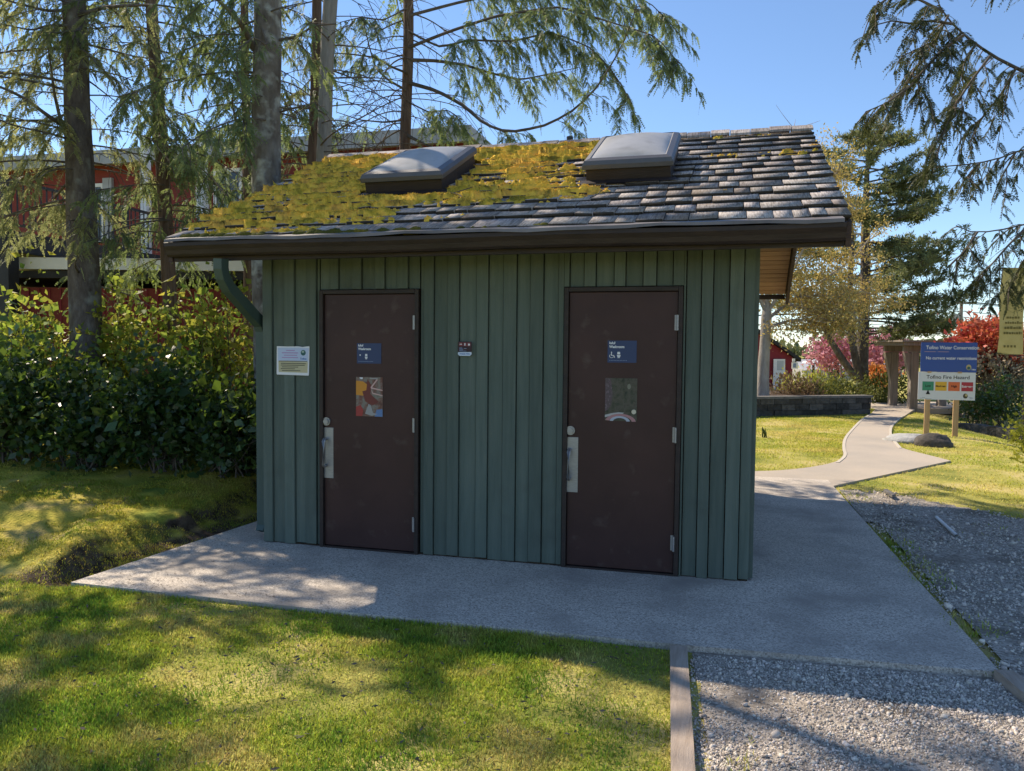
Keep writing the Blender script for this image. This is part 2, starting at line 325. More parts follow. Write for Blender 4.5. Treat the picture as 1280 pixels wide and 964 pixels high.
def hgt(x, y):
    x = np.asarray(x, float); y = np.asarray(y, float)
    e = fbm(x*1.7+3, y*1.7, 5)-.5
    edge = -3.30+.22*e+.03*(y+1.3)
    bank = S((edge-x)/(.30+.2*vnoise(y*2.3, x*0, 8)))*S((y+1.42+.3*e)/(.34+.95*S((-3.6-x)/.6)))
    z = .20*bank*(1+.5*e) + .05*(fbm(x*9, y*9, 91)-.5)*4*bank*(1-bank) + .03*bank*(fbm(x*11, y*11, 93)-.5) + .035*bank*(fbm(x*4.2, y*4.2, 97)-.5) + bank*.055*np.clip(edge-x, 0, 4)+bank*.06*np.clip(y, 0, 4)
    z = z + bank*.05*(fbm(x*3, y*3, 9)-.5)
    # scooped dark pit at the foot of the bank
    z = z - .10*np.exp(-(((x+3.42)/.2)**2+((y+1.12)/.28)**2))
    z = z - .35*S((x-5.6)/2.5)*S((y+2)/4)*S((22-y)/5) - .40*S((y-21)/4)*S((12-x)/5)
    lawn = .03*(fbm(x*.9, y*.9, 21)-.5)
    return z + lawn*S((np.abs(y-1)-2.2)/2) - .028
def grid_axis(lo, hi, step, far):
    a = list(np.arange(lo, hi+1e-6, step)); s = step
    while a[-1] < far: s *= 1.35; a.append(a[-1]+s)
    s = step
    while a[0] > -far: s *= 1.35; a.insert(0, a[0]-s)
    return np.array(a)
gx = grid_axis(-7, 7, .07, 900); gy = grid_axis(-4.5, 9, .07, 900)
gx = np.sort(np.concatenate([gx[(gx < -4.2) | (gx > -2.95)], np.arange(-4.2, -2.95, .025)])); gy = np.sort(np.concatenate([gy[(gy < -1.7) | (gy > 1.4)], np.arange(-1.7, 1.4, .035)]))
GX, GY = np.meshgrid(gx, gy); GZ = hgt(GX, GY)
inside = inpoly(GX, GY, SLAB) | inpoly(GX, GY, PATH) | inpoly(GX, GY, GRAVEL)
GZ = np.where(inside, np.minimum(GZ, -.045), GZ)
nx, ny = len(gx), len(gy)
i = (np.arange(ny-1)[:, None]*nx+np.arange(nx-1)[None]).ravel()
ground = np_obj('ground', np.stack([GX, GY, GZ], -1).reshape(-1, 3), np.stack([i, i+1, i+1+nx, i+nx], -1), ground_mat(), smooth=True)
tag(ground, kind='structure')
dirt = ground.data.attributes.new('dirt', 'FLOAT', 'POINT')
dirt.data.foreach_set('value', (S((.035+.07*(fbm(GX*6, GY*6, 15)-.5)-GZ)/.04)*S((-2.9-GX)/.1)*S((GX+3.95)/.25)*S((GY+1.52)/.1)).astype(np.float32).ravel())
a = ground.data.attributes.new('bank', 'FLOAT', 'POINT')
a.data.foreach_set('value', (S((-3.2-GX)/.3)*S((GY+1.35)/.3)*S((GY+4)/3)*.95).astype(np.float32).ravel())
def slab(name, poly, z0, z1, m):
    b = MB(); b.prism([(x, y, z0) for x, y in poly], (0, 0, z1-z0)); return tag(b.build(name, m), kind='structure')
slab('pavement', SLAB, -.16, 0, MT['slab'])
# pale concrete borders of the winding path
def chaikin(pts, n=2):
    for _ in range(n):
        q = [pts[0]]
        for (a0, b0), (a1, b1) in zip(pts[:-1], pts[1:]): q += [(a0*.75+a1*.25, b0*.75+b1*.25), (a0*.25+a1*.75, b0*.25+b1*.75)]
        pts = q+[pts[-1]]
    return pts
pb = MB()
for pts in ([(2.71, 6.64), (2.95, 7.5), (3.05, 8.53), (3.3, 10.2), (3.77, 12.35), (4.3, 14.7), (4.91, 16.9)], [(4.0, 8.85), (4.08, 9.6), (4.22, 10.9), (4.69, 13.3), (5.5, 16.2)]):
    pts = chaikin(pts)
    for (x0, y0), (x1, y1) in zip(pts[:-1], pts[1:]):
        pb.hexa([(x0, y0, -.05), (x0+.05, y0, -.05), (x1+.05, y1, -.05), (x1, y1, -.05), (x0, y0, .004), (x0+.05, y0, .004), (x1+.05, y1, .004), (x1, y1, .004)])
PATH2 = [(2.4, 4.47), (4.45, 7.45)]+chaikin([(4.3, 8.0), (4.05, 8.85), (4.08, 9.6), (4.22, 10.9), (4.69, 13.3), (5.58, 16.25), (6.57, 19.55)])+[(9.5, 19.9), (9.5, 23), (5.6, 23), (5.3, 18.6)]+chaikin([(4.91, 16.9), (4.3, 14.7), (3.77, 12.35), (3.3, 10.2), (3.05, 8.53), (2.95, 7.5), (2.71, 6.64), (2.1, 5.75), (1.47, 5.33), (.3, 5.05), (-2.5, 4.95)])+[(-2.5, 4.9), (2.40, 4.9)]
slab('path', PATH2, -.16, -.004, MT['path'])
tag(pb.build('path_border', MT['pathedge']), kind='structure')
slab('gravel_path', GRAVEL, -.2, -.034, MT['gravelbed'])
def sheet(name, poly, m, lift, step=.12):
    x0, y0 = np.min(poly, 0); x1, y1 = np.max(poly, 0)
    X, Y = np.meshgrid(np.arange(x0, x1+step, step), np.arange(y0, y1+step, step)); k, n_ = X.shape
    keep = inpoly(X+.02, Y+.02, poly)
    Z = np.maximum(hgt(X, Y), -.04)+lift+.012*fbm(X*4, Y*4, 3)
    q = (np.arange(k-1)[:, None]*n_+np.arange(n_-1)[None]); kk = (keep[:-1, :-1] & keep[1:, 1:] & keep[1:, :-1] & keep[:-1, 1:])
    q = q[kk]
    return tag(np_obj(name, np.stack([X, Y, Z], -1).reshape(-1, 3), np.stack([q, q+1, q+1+n_, q+n_], -1), m, smooth=True), kind='structure')
sheet('gravel_patch', GPATCH, MT['gravelbed'], .012)
# joints of the pavement slab
# crushed stones
def stones(name, N, poly, size, zf, m):
    ico = np.array([(0, 0, 1), (.89, 0, .45), (.28, .85, .45), (-.72, .53, .45), (-.72, -.53, .45), (.28, -.85, .45), (.72, .53, -.45), (-.28, .85, -.45), (-.89, 0, -.45), (-.28, -.85, -.45), (.72, -.53, -.45), (0, 0, -1)])
    fc = np.array([(0, 1, 2), (0, 2, 3), (0, 3, 4), (0, 4, 5), (0, 5, 1), (1, 6, 2), (2, 7, 3), (3, 8, 4), (4, 9, 5), (5, 10, 1), (6, 7, 2), (7, 8, 3), (8, 9, 4), (9, 10, 5), (10, 6, 1), (6, 11, 7), (7, 11, 8), (8, 11, 9), (9, 11, 10), (10, 11, 6)])
    lo = np.min(poly, 0); hi = np.max(poly, 0)
    x = rng.uniform(lo[0], hi[0], N*3); y = rng.uniform(lo[1], hi[1], N*3); k = inpoly(x, y, poly)
    k &= (fbm(x*1.6, y*1.6, 44) > rng.uniform(.25, .62, len(x)))
    x, y = x[k][:N], y[k][:N]; n = len(x)
    sz = size*rng.lognormal(0, .42, n)
    ax = np.stack([np.ones(n), rng.uniform(.6, 1, n), rng.uniform(.35, .8, n)], 1)*sz[:, None]
    q = rng.normal(size=(n, 4)); q /= np.linalg.norm(q, axis=1)[:, None]; w_, a_, b_, c_ = q.T
    Rm = np.stack([1-2*(b_*b_+c_*c_), 2*(a_*b_-c_*w_), 2*(a_*c_+b_*w_), 2*(a_*b_+c_*w_), 1-2*(a_*a_+c_*c_), 2*(b_*c_-a_*w_), 2*(a_*c_-b_*w_), 2*(b_*c_+a_*w_), 1-2*(a_*a_+b_*b_)], 1).reshape(n, 3, 3)
    V = (ico[None]*(1+rng.uniform(-.28, .28, (n, 12, 1))))*ax[:, None]
    V = np.einsum('nij,nkj->nki', Rm, V)+np.stack([x, y, zf(x, y)+sz*.25], 1)[:, None]
    F = fc[None]+12*np.arange(n)[:, None, None]
    return tag(np_obj(name, V.reshape(-1, 3), F.reshape(-1, 3), m), None, None, None, 'stuff')
tag(stones('gravel', 30000, [(.93, -1.40), (2.46, -1.31), (2.62, -3.1), (1.02, -3.1)], .0047, lambda x, y: x*0-.034, MT['stone']), 'loose grey crushed stone covering the path bed in front', 'gravel')
tag(stones('gravel', 26000, GPATCH, .007, lambda x, y: np.maximum(hgt(x, y), -.04)+.016, MT['stone']), 'loose grey crushed stone spread right of the concrete slab', 'gravel')

# grass
def grass(name, N, box, ln, wd, m, mask, label, dens=None):
    x = rng.uniform(box[0], box[1], N); y = rng.uniform(box[2], box[3], N)
    k = mask(x, y)
    pn = fbm(x*1.3, y*1.3, 31); k &= rng.uniform(0, 1, N) < np.clip((pn-.28)*3.2, .25, 1)
    x, y, pn = x[k], y[k], pn[k]; n = len(x)
    L_ = ln*rng.uniform(.5, 1.25, n)*(.75+.6*(pn-.3)); a_ = rng.uniform(0, 2*np.pi, n); t_ = rng.uniform(.2, 1.15, n)
    D = np.stack([np.cos(a_)*np.sin(t_), np.sin(a_)*np.sin(t_), np.cos(t_)], 1); U = np.stack([-np.sin(a_), np.cos(a_), 0*a_], 1)
    b = NPB(); b.leaves(np.stack([x, y, hgt(x, y)-.004], 1), D, U, L_, wd*rng.uniform(.6, 1.3, n), .2)
    return tag(b.build(name, m), label, 'grass', None, 'stuff')
allp = lambda x, y: inpoly(x, y, SLAB) | inpoly(x, y, PATH) | inpoly(x, y, GRAVEL) | (inpoly(x, y, GPATCH) & (vnoise(x*5, y*5, 2) < .86))
edge_ok = lambda x, y: (x < 1.0+(-1.42-y)*.09-.12)
grass('grass', 330000, (-4.6, .95, -3.7, -1.40), .036, .0052, MT['blade'], lambda x, y: ~allp(x, y) & edge_ok(x, y) & (x > -4.4-(y+3.7)*.3), 'patchy mown lawn in the foreground, green blades with straw')
MT['bankblade'] = mat('mossy_bank_blades', [(.56, .47, .11), (.44, .42, .055), (.24, .33, .035)], 1.5, .6, .25, island=.45, trans=.45, contrast=(.36, .62), hue=.03)
grass('grass', 230000, (-8, -3.15, -1.6, 2.6), .03, .0055, MT['bankblade'], lambda x, y: ~allp(x, y) & (fbm(x*2.2, y*2.2, 77) > .36), 'thin tufts of grass on the mossy bank beside the building')
grass('grass', 150000, (-1, 5.5, 4, 19), .04, .012, MT['farblade'], lambda x, y: ~allp(x, y) & (x < 2.3+.2*y), 'sunny lawn left of the winding path behind the building')
grass('grass', 150000, (2.4, 12, 2.0, 19), .04, .012, MT['farblade'], lambda x, y: ~allp(x, y), 'sunny lawn right of the winding path around the sign board')
grass('grass', 3200, (2.40, 2.70, -1.3, 4.5), .06, .008, MT['blade'], lambda x, y: (x > 2.41) & (vnoise(y*2, x*2, 8) > .5), 'weedy grass strip along the right edge of the slab')
grass('grass', 1900, (.98, 1.24, -3.2, -1.45), .05, .006, MT['blade'], lambda x, y: (vnoise(y*3, x*2, 12) > .55) & (x > 1.02+(-1.42-y)*.09), 'weeds growing along the inside of the timber edging')
# fallen litter on the turf
lx = rng.uniform(-3.5, .8, 900); ly = rng.uniform(-3.5, -1.42, 900)
b = NPB(); aa = rng.uniform(0, 6.3, 900)
b.leaves(np.stack([lx, ly, hgt(lx, ly)+.012+rng.uniform(0, .012, 900)], 1), np.stack([np.cos(aa), np.sin(aa), rng.normal(0, .2, 900)], 1), rdir(900), rng.uniform(.015, .05, 900), rng.uniform(.004, .014, 900))
lx = -3.1+np.abs(rng.normal(0, .9, 420)); ly = np.where(rng.random(420) < .5, rng.uniform(-1.38, -.2, 420), -1.37+np.abs(rng.normal(0, .12, 420))); aa = rng.uniform(0, 6.3, 420)
b.leaves(np.stack([lx, ly, .003+rng.uniform(0, .003, 420)], 1), np.stack([np.cos(aa), np.sin(aa), rng.normal(0, .05, 420)], 1), np.stack([-np.sin(aa), np.cos(aa), 0*aa], 1), rng.uniform(.008, .03, 420), rng.uniform(.003, .009, 420))
tag(b.build('leaf_litter', MT['twig']), 'scattered dry needles and brown leaf bits lying on the front lawn and slab', 'leaf litter', None, 'stuff')

for (x0, y0, x1, y1, wd, lab) in ((.87, -1.42, 1.02, -3.6, .10, 'long weathered timber edging between front lawn and gravel'), (2.50, -1.28, 2.84, -3.2, .10, 'short pale timber edging at the lower right gravel corner')):
    t = thing('timber_edging', lab, 'timber edging', (x0, y0, 0))
    b = MB(); d = np.array([x1-x0, y1-y0, 0.]); L_ = np.linalg.norm(d); d /= L_; nrm = np.array([-d[1], d[0], 0])
    for k in range(24):
        u0, u1 = L_*k/24, L_*(k+1)/24
        o0 = .004*math.sin(k*1.7); o1 = .004*math.sin((k+1)*1.7)
        A = np.array([x0, y0, 0])+d*u0; B = np.array([x0, y0, 0])+d*u1
        n2 = nrm*wd/2
        zt0, zt1 = .018+o0, .018+o1
        b.hexa([A-n2-[0, 0, .12], A+n2-[0, 0, .12], B+n2-[0, 0, .12], B-n2-[0, 0, .12], A-n2*.92+[0, 0, zt0], A+n2*.92+[0, 0, zt0], B+n2*.92+[0, 0, zt1], B-n2*.92+[0, 0, zt1]])
    b.build('plank', MT['timber'], t)

# ------------------------------------------------------------------ washroom building
RX0, RX1, EAVE, ZE, YR, ZR = -3.166, 1.828, .453, 2.470, 2.162, 3.690
TH = math.atan2(ZR-ZE, YR+EAVE); CT, ST = math.cos(TH), math.sin(TH); SL = math.hypot(ZR-ZE, YR+EAVE); YE = 4.5; THR = math.radians(29.5); CR, SR = math.cos(THR), math.sin(THR); SLR = (YE-YR)/CR
def RF(x, s, h=0, rear=False):              # roof coordinates to world: s up the slope from the eave (front) or from the ridge down (rear)
    if not rear: return np.stack([x+0*s, -EAVE+s*CT-h*ST, ZE+s*ST+h*CT], -1)
    return np.stack([x+0*s, YR+s*CR+h*SR, ZR-s*SR+h*CR], -1)
rp = lambda x, s, h=0, rear=False: RF(np.float64(x), np.float64(s), np.float64(h), rear)
BX0, BX1, BY1 = -2.622, 1.283, 3.75
bld = thing('washroom_building', 'small green board-and-batten washroom hut with mossy shake roof', 'building', ((BX0+BX1)/2, 1.8, 0))
DOORS = [(-2.097, -1.234), (-.076, .787)]; DH = 2.10
def boards(b, L_, place, opening=lambda u: None, top=lambda u: 2.62):
    u = 0; k = 0; cuts = []
    while u < L_:
        wd = (.088 if k % 2 == 0 else .125)*random.uniform(.86, 1.16); cuts.append((u, min(u+wd, L_), k % 2)); u += wd; k += 1
    for u0, u1, odd in cuts:
        segs = [(u0, u1)]
        for o0, o1 in opening(None) or []:
            n_ = []
            for q0, q1 in segs:
                for s0, s1 in ((q0, min(q1, o0)), (max(q0, o0), min(q1, o1)), (max(q0, o1), q1)):
                    if s1-s0 > .004: n_.append((s0, s1))
            segs = n_
        for s0, s1 in segs:
            mid = (s0+s1)/2; z0 = random.uniform(.0, .018)
            if any(o0 < mid < o1 for o0, o1 in (opening(None) or [])): z0 = DH+.004
            t = .024 if odd == 0 else .004
            g = .006 if odd else .001
            place(b, s0+g, s1-g, z0+.002, top(mid)-random.uniform(0, .003), t+random.uniform(-.002, .002))
wb = MB()
boards(wb, BX1-BX0, lambda b, a0, a1, z0, z1, t: b.box(BX0+a0, BX0+a1, -t, .03, z0, z1), lambda u: [(x0-BX0-.004, x1-BX0+.004) for x0, x1 in DOORS])
gt = lambda y: ZE+(EAVE+y)*ST/CT-.07 if y < YR else ZR-(y-YR)*SR/CR-.07
boards(wb, BY1-.032, lambda b, a0, a1, z0, z1, t: b.box(BX1-.03, BX1+t, .032+a0, .032+a1, z0, z1), top=lambda u: gt(u))
boards(wb, BY1-.032, lambda b, a0, a1, z0, z1, t: b.box(BX0-t, BX0+.03, .032+a0, .032+a1, z0, z1), top=lambda u: gt(u))
boards(wb, BX1-BX0, lambda b, a0, a1, z0, z1, t: b.box(BX0+a0, BX0+a1, BY1+.002, BY1+.03+t, z0, z1), top=lambda u: 2.6)
wb.build('wall', MT['green'], bld)
b = MB(); b.box(BX0+.05, BX1-.05, .034, .06, .02, 2.6); b.box(BX0+.05, BX1-.05, .06, BY1-.04, .01, .03); b.build('wall_sheathing', MT['soil'], bld)  # dark backing colour deepens the board gaps, where real shadows stay weak
b = MB(); b.box(BX0+.012, BX1-.012, -.001, BY1-.02, -.05, .012)
b.build('sill_plate', MT['soil'], bld)
hinge_z = (1.84, 1.03, .24)
for k, (x0, x1) in enumerate(DOORS):
    dr = MB(); dr.box(x0+.036, x1-.036, -.008, .028, .018, DH-.036)
    door = dr.build('door', MT['brown'], bld, bevel=.003)
    f = MB(); f.box(x0, x0+.033, -.036, .028, .002, DH); f.box(x1-.033, x1, -.036, .028, .002, DH); f.box(x0+.034, x1-.034, -.036, .028, DH-.033, DH)
    f.build('door_frame', MT['darkbrown'], bld, bevel=.003)
    f = MB(); f.box(x0+.034, x1-.034, -.03, .028, -.003, .014); f.build('threshold', MT['darkbrown'], bld)
    cx = x0+.059
    pl = MB(); pl.box(cx-.056, cx+.056, -.0125, -.0085, .57, .985); pl.build('pull_plate', MT['steel'], door, bevel=.0015)
    h = MB(); pth = [(cx-.006, -.0125, .89), (cx-.006, -.05, .893), (cx-.006, -.062, .875), (cx-.006, -.062, .69), (cx-.006, -.05, .672), (cx-.006, -.0125, .675)]
    h.tube(pth, [.013]*6, 10); h.build('pull_handle', MT['steel'], door, smooth=True)
    lk = MB(); lk.cyl((cx-.003, -.0085, 1.035), (cx-.003, -.022, 1.035), .034, 24); lk.cyl((cx-.003, -.0222, 1.035), (cx-.003, -.034, 1.035), .021, 20); lk.build('deadbolt', MT['steel'], door)
    for hz in hinge_z:
        hb = MB()
        for q in range(5): hb.cyl((x1-.035, -.040, hz-.055+q*.0222), (x1-.035, -.040, hz-.055+q*.0222+.0205), .0078, 10)
        hb.box(x1-.058, x1-.037, -.0115, -.0085, hz-.055, hz+.055)
        hb.build('hinge', MT['steel'], door)
    # small dents and scuffs of the steel door: shallow raised filler spots
# roof
sh = NPB()
def shakes(rear):
    ln = SLR if rear else SL; ex = .206; n = int(ln/ex)+1
    for r in range(n):
        for dbl in ((0, 1) if r == 0 else (0,)):
            x = RX0-.02+random.uniform(0, .02)
            while x < RX1-.02:
                wd = random.choice([.11, .14, .17, .2, .24, .28, .32])*random.uniform(.9, 1.1); x1 = min(x+wd, RX1+random.uniform(0, .015))
                if RX1-x1 < .06: x1 = RX1+random.uniform(0, .012)
                j = random.uniform(-.016, .014)-(.035 if r == 0 and not dbl else 0)+(.03 if dbl else 0); th = random.uniform(.016, .027)
                s0 = r*ex+j; s1 = min(r*ex+.36, ln+.02)
                hb = .019+random.uniform(-.002, .005)-(.022 if dbl else 0); ht = .002+random.uniform(0, .003)
                tl = random.uniform(-.006, .006); sk = random.uniform(-.008, .008)
                if s1-s0 > .05:
                    if rear: s0, s1 = ln-s0, ln-s1
                    q = [(x, s0+sk, hb), (x1-.007, s0-sk, hb+tl), (x1-.007, s1, ht), (x, s1, ht), (x, s0+sk, hb+th), (x1-.007, s0-sk, hb+th+tl), (x1-.007, s1, ht+.006), (x, s1, ht+.006)]
                    V = np.array([rp(*p, rear) for p in q])
                    sh.add(V, [(3, 2, 1, 0), (4, 5, 6, 7), (0, 1, 5, 4), (1, 2, 6, 5), (2, 3, 7, 6), (3, 0, 4, 7)])
                x = x1
shakes(False); shakes(True)
roof = sh.build('roof', MT['shake'], bld)
roof.data.materials.append(mat('shaded_end_grain', [(.03, .027, .023), (.075, .065, .055)], 12, .95, .1))  # dark end grain, with the shade on the butt faces painted into its colour
mi = np.zeros(len(roof.data.polygons), np.int32); mi[2::6] = 1; roof.data.polygons.foreach_set('material_index', mi)
b = MB()
rc = RX0
while rc < RX1-.05:                                  # ridge cap pieces
    r1 = min(rc+random.uniform(.16, .24), RX1+.005); hh = random.uniform(.0, .012)
    b.obox(rp(rc, SL-.13, .045+hh), rp(r1-.006, SL-.13, .045+hh)-rp(rc, SL-.13, .045+hh), rp(rc, SL+.0, .052+hh)-rp(rc, SL-.13, .045+hh), [0, 0, .02])
    b.obox(rp(rc, 0, .055+hh, True), rp(r1-.006, 0, 0)-rp(rc, 0, 0), rp(rc, .13, .04+hh, True)-rp(rc, 0, .055+hh, True), [0, 0, .02])
    rc = r1
b.build('ridge_cap', MT['shake'], roof)
# deck and cedar soffit boards
b = MB(); b.obox(rp(RX0+.02, -.0, -.02), rp(RX1-.02, 0)-rp(RX0+.02, 0), rp(0, SL)-rp(0, 0), rp(0, 0, .018)-rp(0, 0, 0))
b.obox(rp(RX0+.02, 0, -.02, True), rp(RX1-.02, 0)-rp(RX0+.02, 0), rp(0, SLR, 0, True)-rp(0, 0, 0, True), rp(0, 0, .018, True)-rp(0, 0, 0, True))
b.build('roof_deck', MT['darkbrown'], roof)
b = MB()
for rear, ln in ((False, SL), (True, SLR)):
    s = .02
    while s < ln-.05:
        s1 = min(s+.088, ln-.01)
        b.obox(rp(RX0+.04, s, -.045, rear), rp(RX1-.045, 0)-rp(RX0+.04, 0), rp(0, s1-.008, 0, rear)-rp(0, s, 0, rear), rp(0, 0, .02, rear)-rp(0, 0, 0, rear))
        s = s1
b.build('soffit', MT['soffit'], bld)
for x in (RX0+.002, RX1-.036):
    for rear, ln in ((False, SL), (True, SLR)):
        b = MB()
        P = [rp(x, -.005, -.02, rear), rp(x, ln-(.003 if not rear else -.015), -.02, rear), rp(x, ln-(.003 if not rear else -.015), -.165, rear), rp(x, -.005, -.165, rear)]
        if not rear: P[3] = np.array([x, P[0][1]-.03, P[0][2]-.155]); P[0] = np.array([x, P[0][1]-.03, P[0][2]])
        else:
            P[0] = rp(x, .004, -.02, True); P[3] = rp(x, .004, -.165, True)
        b.prism(P, (.034, 0, 0)); b.build('barge_board', MT['fascia'], bld)
b = MB(); b.box(RX0+.04, RX1-.04, -EAVE-.012, -EAVE+.018, ZE-.168, ZE-.028); b.build('fascia', MT['darkbrown'], bld)
b = MB(); b.box(RX0+.04, RX1-.04, YE-.02, YE+.005, ZR-(YE-YR)*SR/CR-.085, ZR-(YE-YR)*SR/CR-.028); b.build('fascia', MT['fascia'], bld)
# gutter: an open trough with a rolled lip
gp = [(-.467, 2.43), (-.467, 2.338), (-.475, 2.330), (-.545, 2.330), (-.56, 2.343), (-.572, 2.375), (-.592, 2.405), (-.592, 2.432), (-.582, 2.436), (-.578, 2.43), (-.58, 2.405), (-.562, 2.377), (-.55, 2.35), (-.54, 2.338), (-.48, 2.338), (-.472, 2.345), (-.472, 2.43)]
b = MB(); ns = 14
for k in range(ns):
    x0 = RX0+.045+(RX1-.045-RX0-.045)*k/ns; x1 = RX0+.045+(RX1-.045-RX0-.045)*(k+1)/ns; d0 = .008*math.sin(k*.9); d1 = .008*math.sin((k+1)*.9)
    n = len(gp); b.add([(x0, y, z+d0*.5) for y, z in gp]+[(x1, y, z+d1*.5) for y, z in gp], [(i_, (i_+1) % n, n+(i_+1) % n, n+i_) for i_ in range(n)])
for x in (RX0+.045, RX1-.047): b.prism([(x, y, z) for y, z in gp[:9]], (.002, 0, 0))
gut = b.build('gutter', MT['darkbrown'], bld)
b = MB()
for k in range(22):                                  # pale drip flashing, slightly buckled
    x0 = RX0+.06+(RX1-RX0-.12)*k/22; x1 = RX0+.06+(RX1-RX0-.12)*(k+1)/22; d0 = .004*math.sin(k*.8)+.003*math.sin(k*2.3); d1 = .004*math.sin((k+1)*.8)+.003*math.sin((k+1)*2.3)
    b.add([(x0, -.462, 2.494), (x1, -.462, 2.494), (x1, -.6, 2.458+d1), (x0, -.6, 2.458+d0), (x0, -.606, 2.436+d0*1.5), (x1, -.606, 2.436+d1*1.5)], [(0, 3, 2, 1), (3, 4, 5, 2)])
b.build('drip_flashing', MT['flash'], bld)
# downspout bending back to the left side wall
def ribbon(path, wx, wd):
    b = MB(); P = [np.asarray(p, float) for p in path]
    rows = []
    for k, p in enumerate(P):
        t = (P[min(k+1, len(P)-1)]-P[max(k-1, 0)]); t /= np.linalg.norm(t)
        sx = np.array([1., 0, 0]); sx -= t*(sx@t); sx /= np.linalg.norm(sx); n_ = np.cross(t, sx)
        rows += [p-sx*wx-n_*wd, p+sx*wx-n_*wd, p+sx*wx+n_*wd, p-sx*wx+n_*wd]
    F = [(4*k+i_, 4*k+(i_+1) % 4, 4*k+4+(i_+1) % 4, 4*k+4+i_) for k in range(len(P)-1) for i_ in range(4)]
    return b.add(rows, F)
ribbon([(-2.66, -.52, 2.31), (-2.665, -.515, 2.24), (-2.67, -.49, 2.18), (-2.685, -.40, 2.10), (-2.70, -.1, 1.93), (-2.705, .06, 1.84), (-2.705, .10, 1.77), (-2.705, .105, 1.6), (-2.705, .105, .12), (-2.705, .08, .06)], .036, .046).build('downspout', mat('downspout_green', [(.05, .085, .075), (.065, .1, .09)], 4, .5, .4), bld)
# skylights
for (x0, x1, s0, s1) in ((-1.93, -1.23, 1.06, 2.04), (-.025, .645, 1.12, 2.12)):
    c0 = rp((x0+x1)/2, (s0+s1)/2, 0)
    def ring(b, o0, h0, o1, h1):
        P = [rp(x0-o0, s0-o0, h0), rp(x1+o0, s0-o0, h0), rp(x1+o0, s1+o0, h0), rp(x0-o0, s1+o0, h0), rp(x0-o1, s0-o1, h1), rp(x1+o1, s0-o1, h1), rp(x1+o1, s1+o1, h1), rp(x0-o1, s1+o1, h1)]
        b.add(P, [(0, 1, 5, 4), (1, 2, 6, 5), (2, 3, 7, 6), (3, 0, 4, 7)])
    b = MB(); ring(b, .035, -.0, .0, .035); ring(b, 0, .035, -.006, .175)
    # apron flashing
    b.add([rp(x0-.08, s0-.09, .056), rp(x1+.08, s0-.09, .056), rp(x1+.03, s0-.02, .064), rp(x0-.03, s0-.02, .064)], [(0, 1, 2, 3)])
    sk = b.build('skylight', MT['darkbrown'], bld)
    b = MB(); ring(b, .012, .145, .022, .152); ring(b, .022, .152, .022, .185); ring(b, .022, .185, .006, .215); ring(b, .006, .215, -.035, .228); ring(b, -.035, .228, -.05, .218)
    b.build('skylight_frame', MT['bronze'], sk)
    n = 26; uu, vv = np.meshgrid(np.linspace(-1, 1, n), np.linspace(-1, 1, n))
    hh = .22+.07*(np.clip(1-uu**2, 0, 1)*np.clip(1-vv**2, 0, 1))**.62
    V = RF((x0+x1)/2+uu*((x1-x0)/2-.04), (s0+s1)/2+vv*((s1-s0)/2-.04), hh).reshape(-1, 3)
    i_ = (np.arange(n-1)[:, None]*n+np.arange(n-1)[None]).ravel()
    np_obj('skylight_dome', V, np.stack([i_, i_+1, i_+1+n, i_+n], -1), MT['acrylic'], sk, True)
b = MB(); v0 = rp(-.53, .28, 0, True); b.cyl(v0, v0+np.array([0, 0, .30]), .028, 14); b.cyl(v0+np.array([0, 0, .22]), v0+np.array([0, 0, .31]), .035, 14)
b.build('vent_pipe', MT['black'], bld)

# moss growing on the shakes
st = .014
xs = np.arange(RX0, RX1+.001, st); ss = np.arange(-.03, SL-.02, st)
XX, SS = np.meshgrid(xs, ss)
fr = (SS+.022*(vnoise(XX*5, np.floor(SS/.206)*3.1, 4)-.5)+.03*(vnoise(XX*17, np.floor(SS/.206)*1.7, 6)-.5)) / .206; fr = fr-np.floor(fr)
base = .045*(1-fr)+.012*fr
t01 = (XX-RX0)/(RX1-RX0)
m_ = fbm(XX*1.35+2.2, SS*2.1, 11, 5)+.30*(fbm(XX*6, SS*9, 15, 3)-.5)
bias = .20-.34*S((t01-.32)/.4)-.23*S((.8-SS)/.55)*(.35+.65*S((t01-.05)/.3))-.10*S((t01-.75)/.2)
bias += .10*np.exp(-((XX+.75)/.45)**2-((SS-.75)/.35)**2)+.16*np.exp(-((XX+.62)/.3)**2-((SS-1.9)/.6)**2)+.10*S((SS-2.45)/.3)*(t01 < .85)+.07*np.exp(-((XX+2.3)/.7)**2)
row = np.floor(SS/.206)
sh_ = vnoise(XX*5.2+row*.37, row*1.0, 71)-.5
val = m_+bias-.575-.10*S((.3-SS)/.2)+.06*(1-fr)+.15*sh_-.20*S((fr-.62)/.3)+.36*(fbm(XX*17, SS*22, 83, 3)-.5)
lump = fbm(XX*14, SS*18, 23, 4); lump2 = fbm(XX*34, SS*36, 29, 3)
thick = np.clip(val*.30, -.006, .030)*(.2+1.5*lump)*(1.35-1.1*fr)+.014*(lump2-.5)*(val > .03)
HM = base+thick-.004
sky_mask = np.zeros_like(XX, bool)
for (x0, x1, s0, s1) in ((-1.93, -1.23, 1.06, 2.04), (-.025, .645, 1.12, 2.12)): sky_mask |= (XX > x0-.04) & (XX < x1+.04) & (SS > s0-.1) & (SS < s1+.05)
ok = (val > 0) & ~sky_mask
n_ = XX.shape[1]; k_ = XX.shape[0]
q = np.arange(k_-1)[:, None]*n_+np.arange(n_-1)[None]; kk = (ok[:-1, :-1] | ok[1:, 1:] | ok[1:, :-1] | ok[:-1, 1:]) & ~(sky_mask[:-1, :-1] | sky_mask[1:, 1:])
q = q[kk]; V = RF(XX, SS, HM).reshape(-1, 3); F = np.stack([q, q+1, q+1+n_, q+n_], -1)
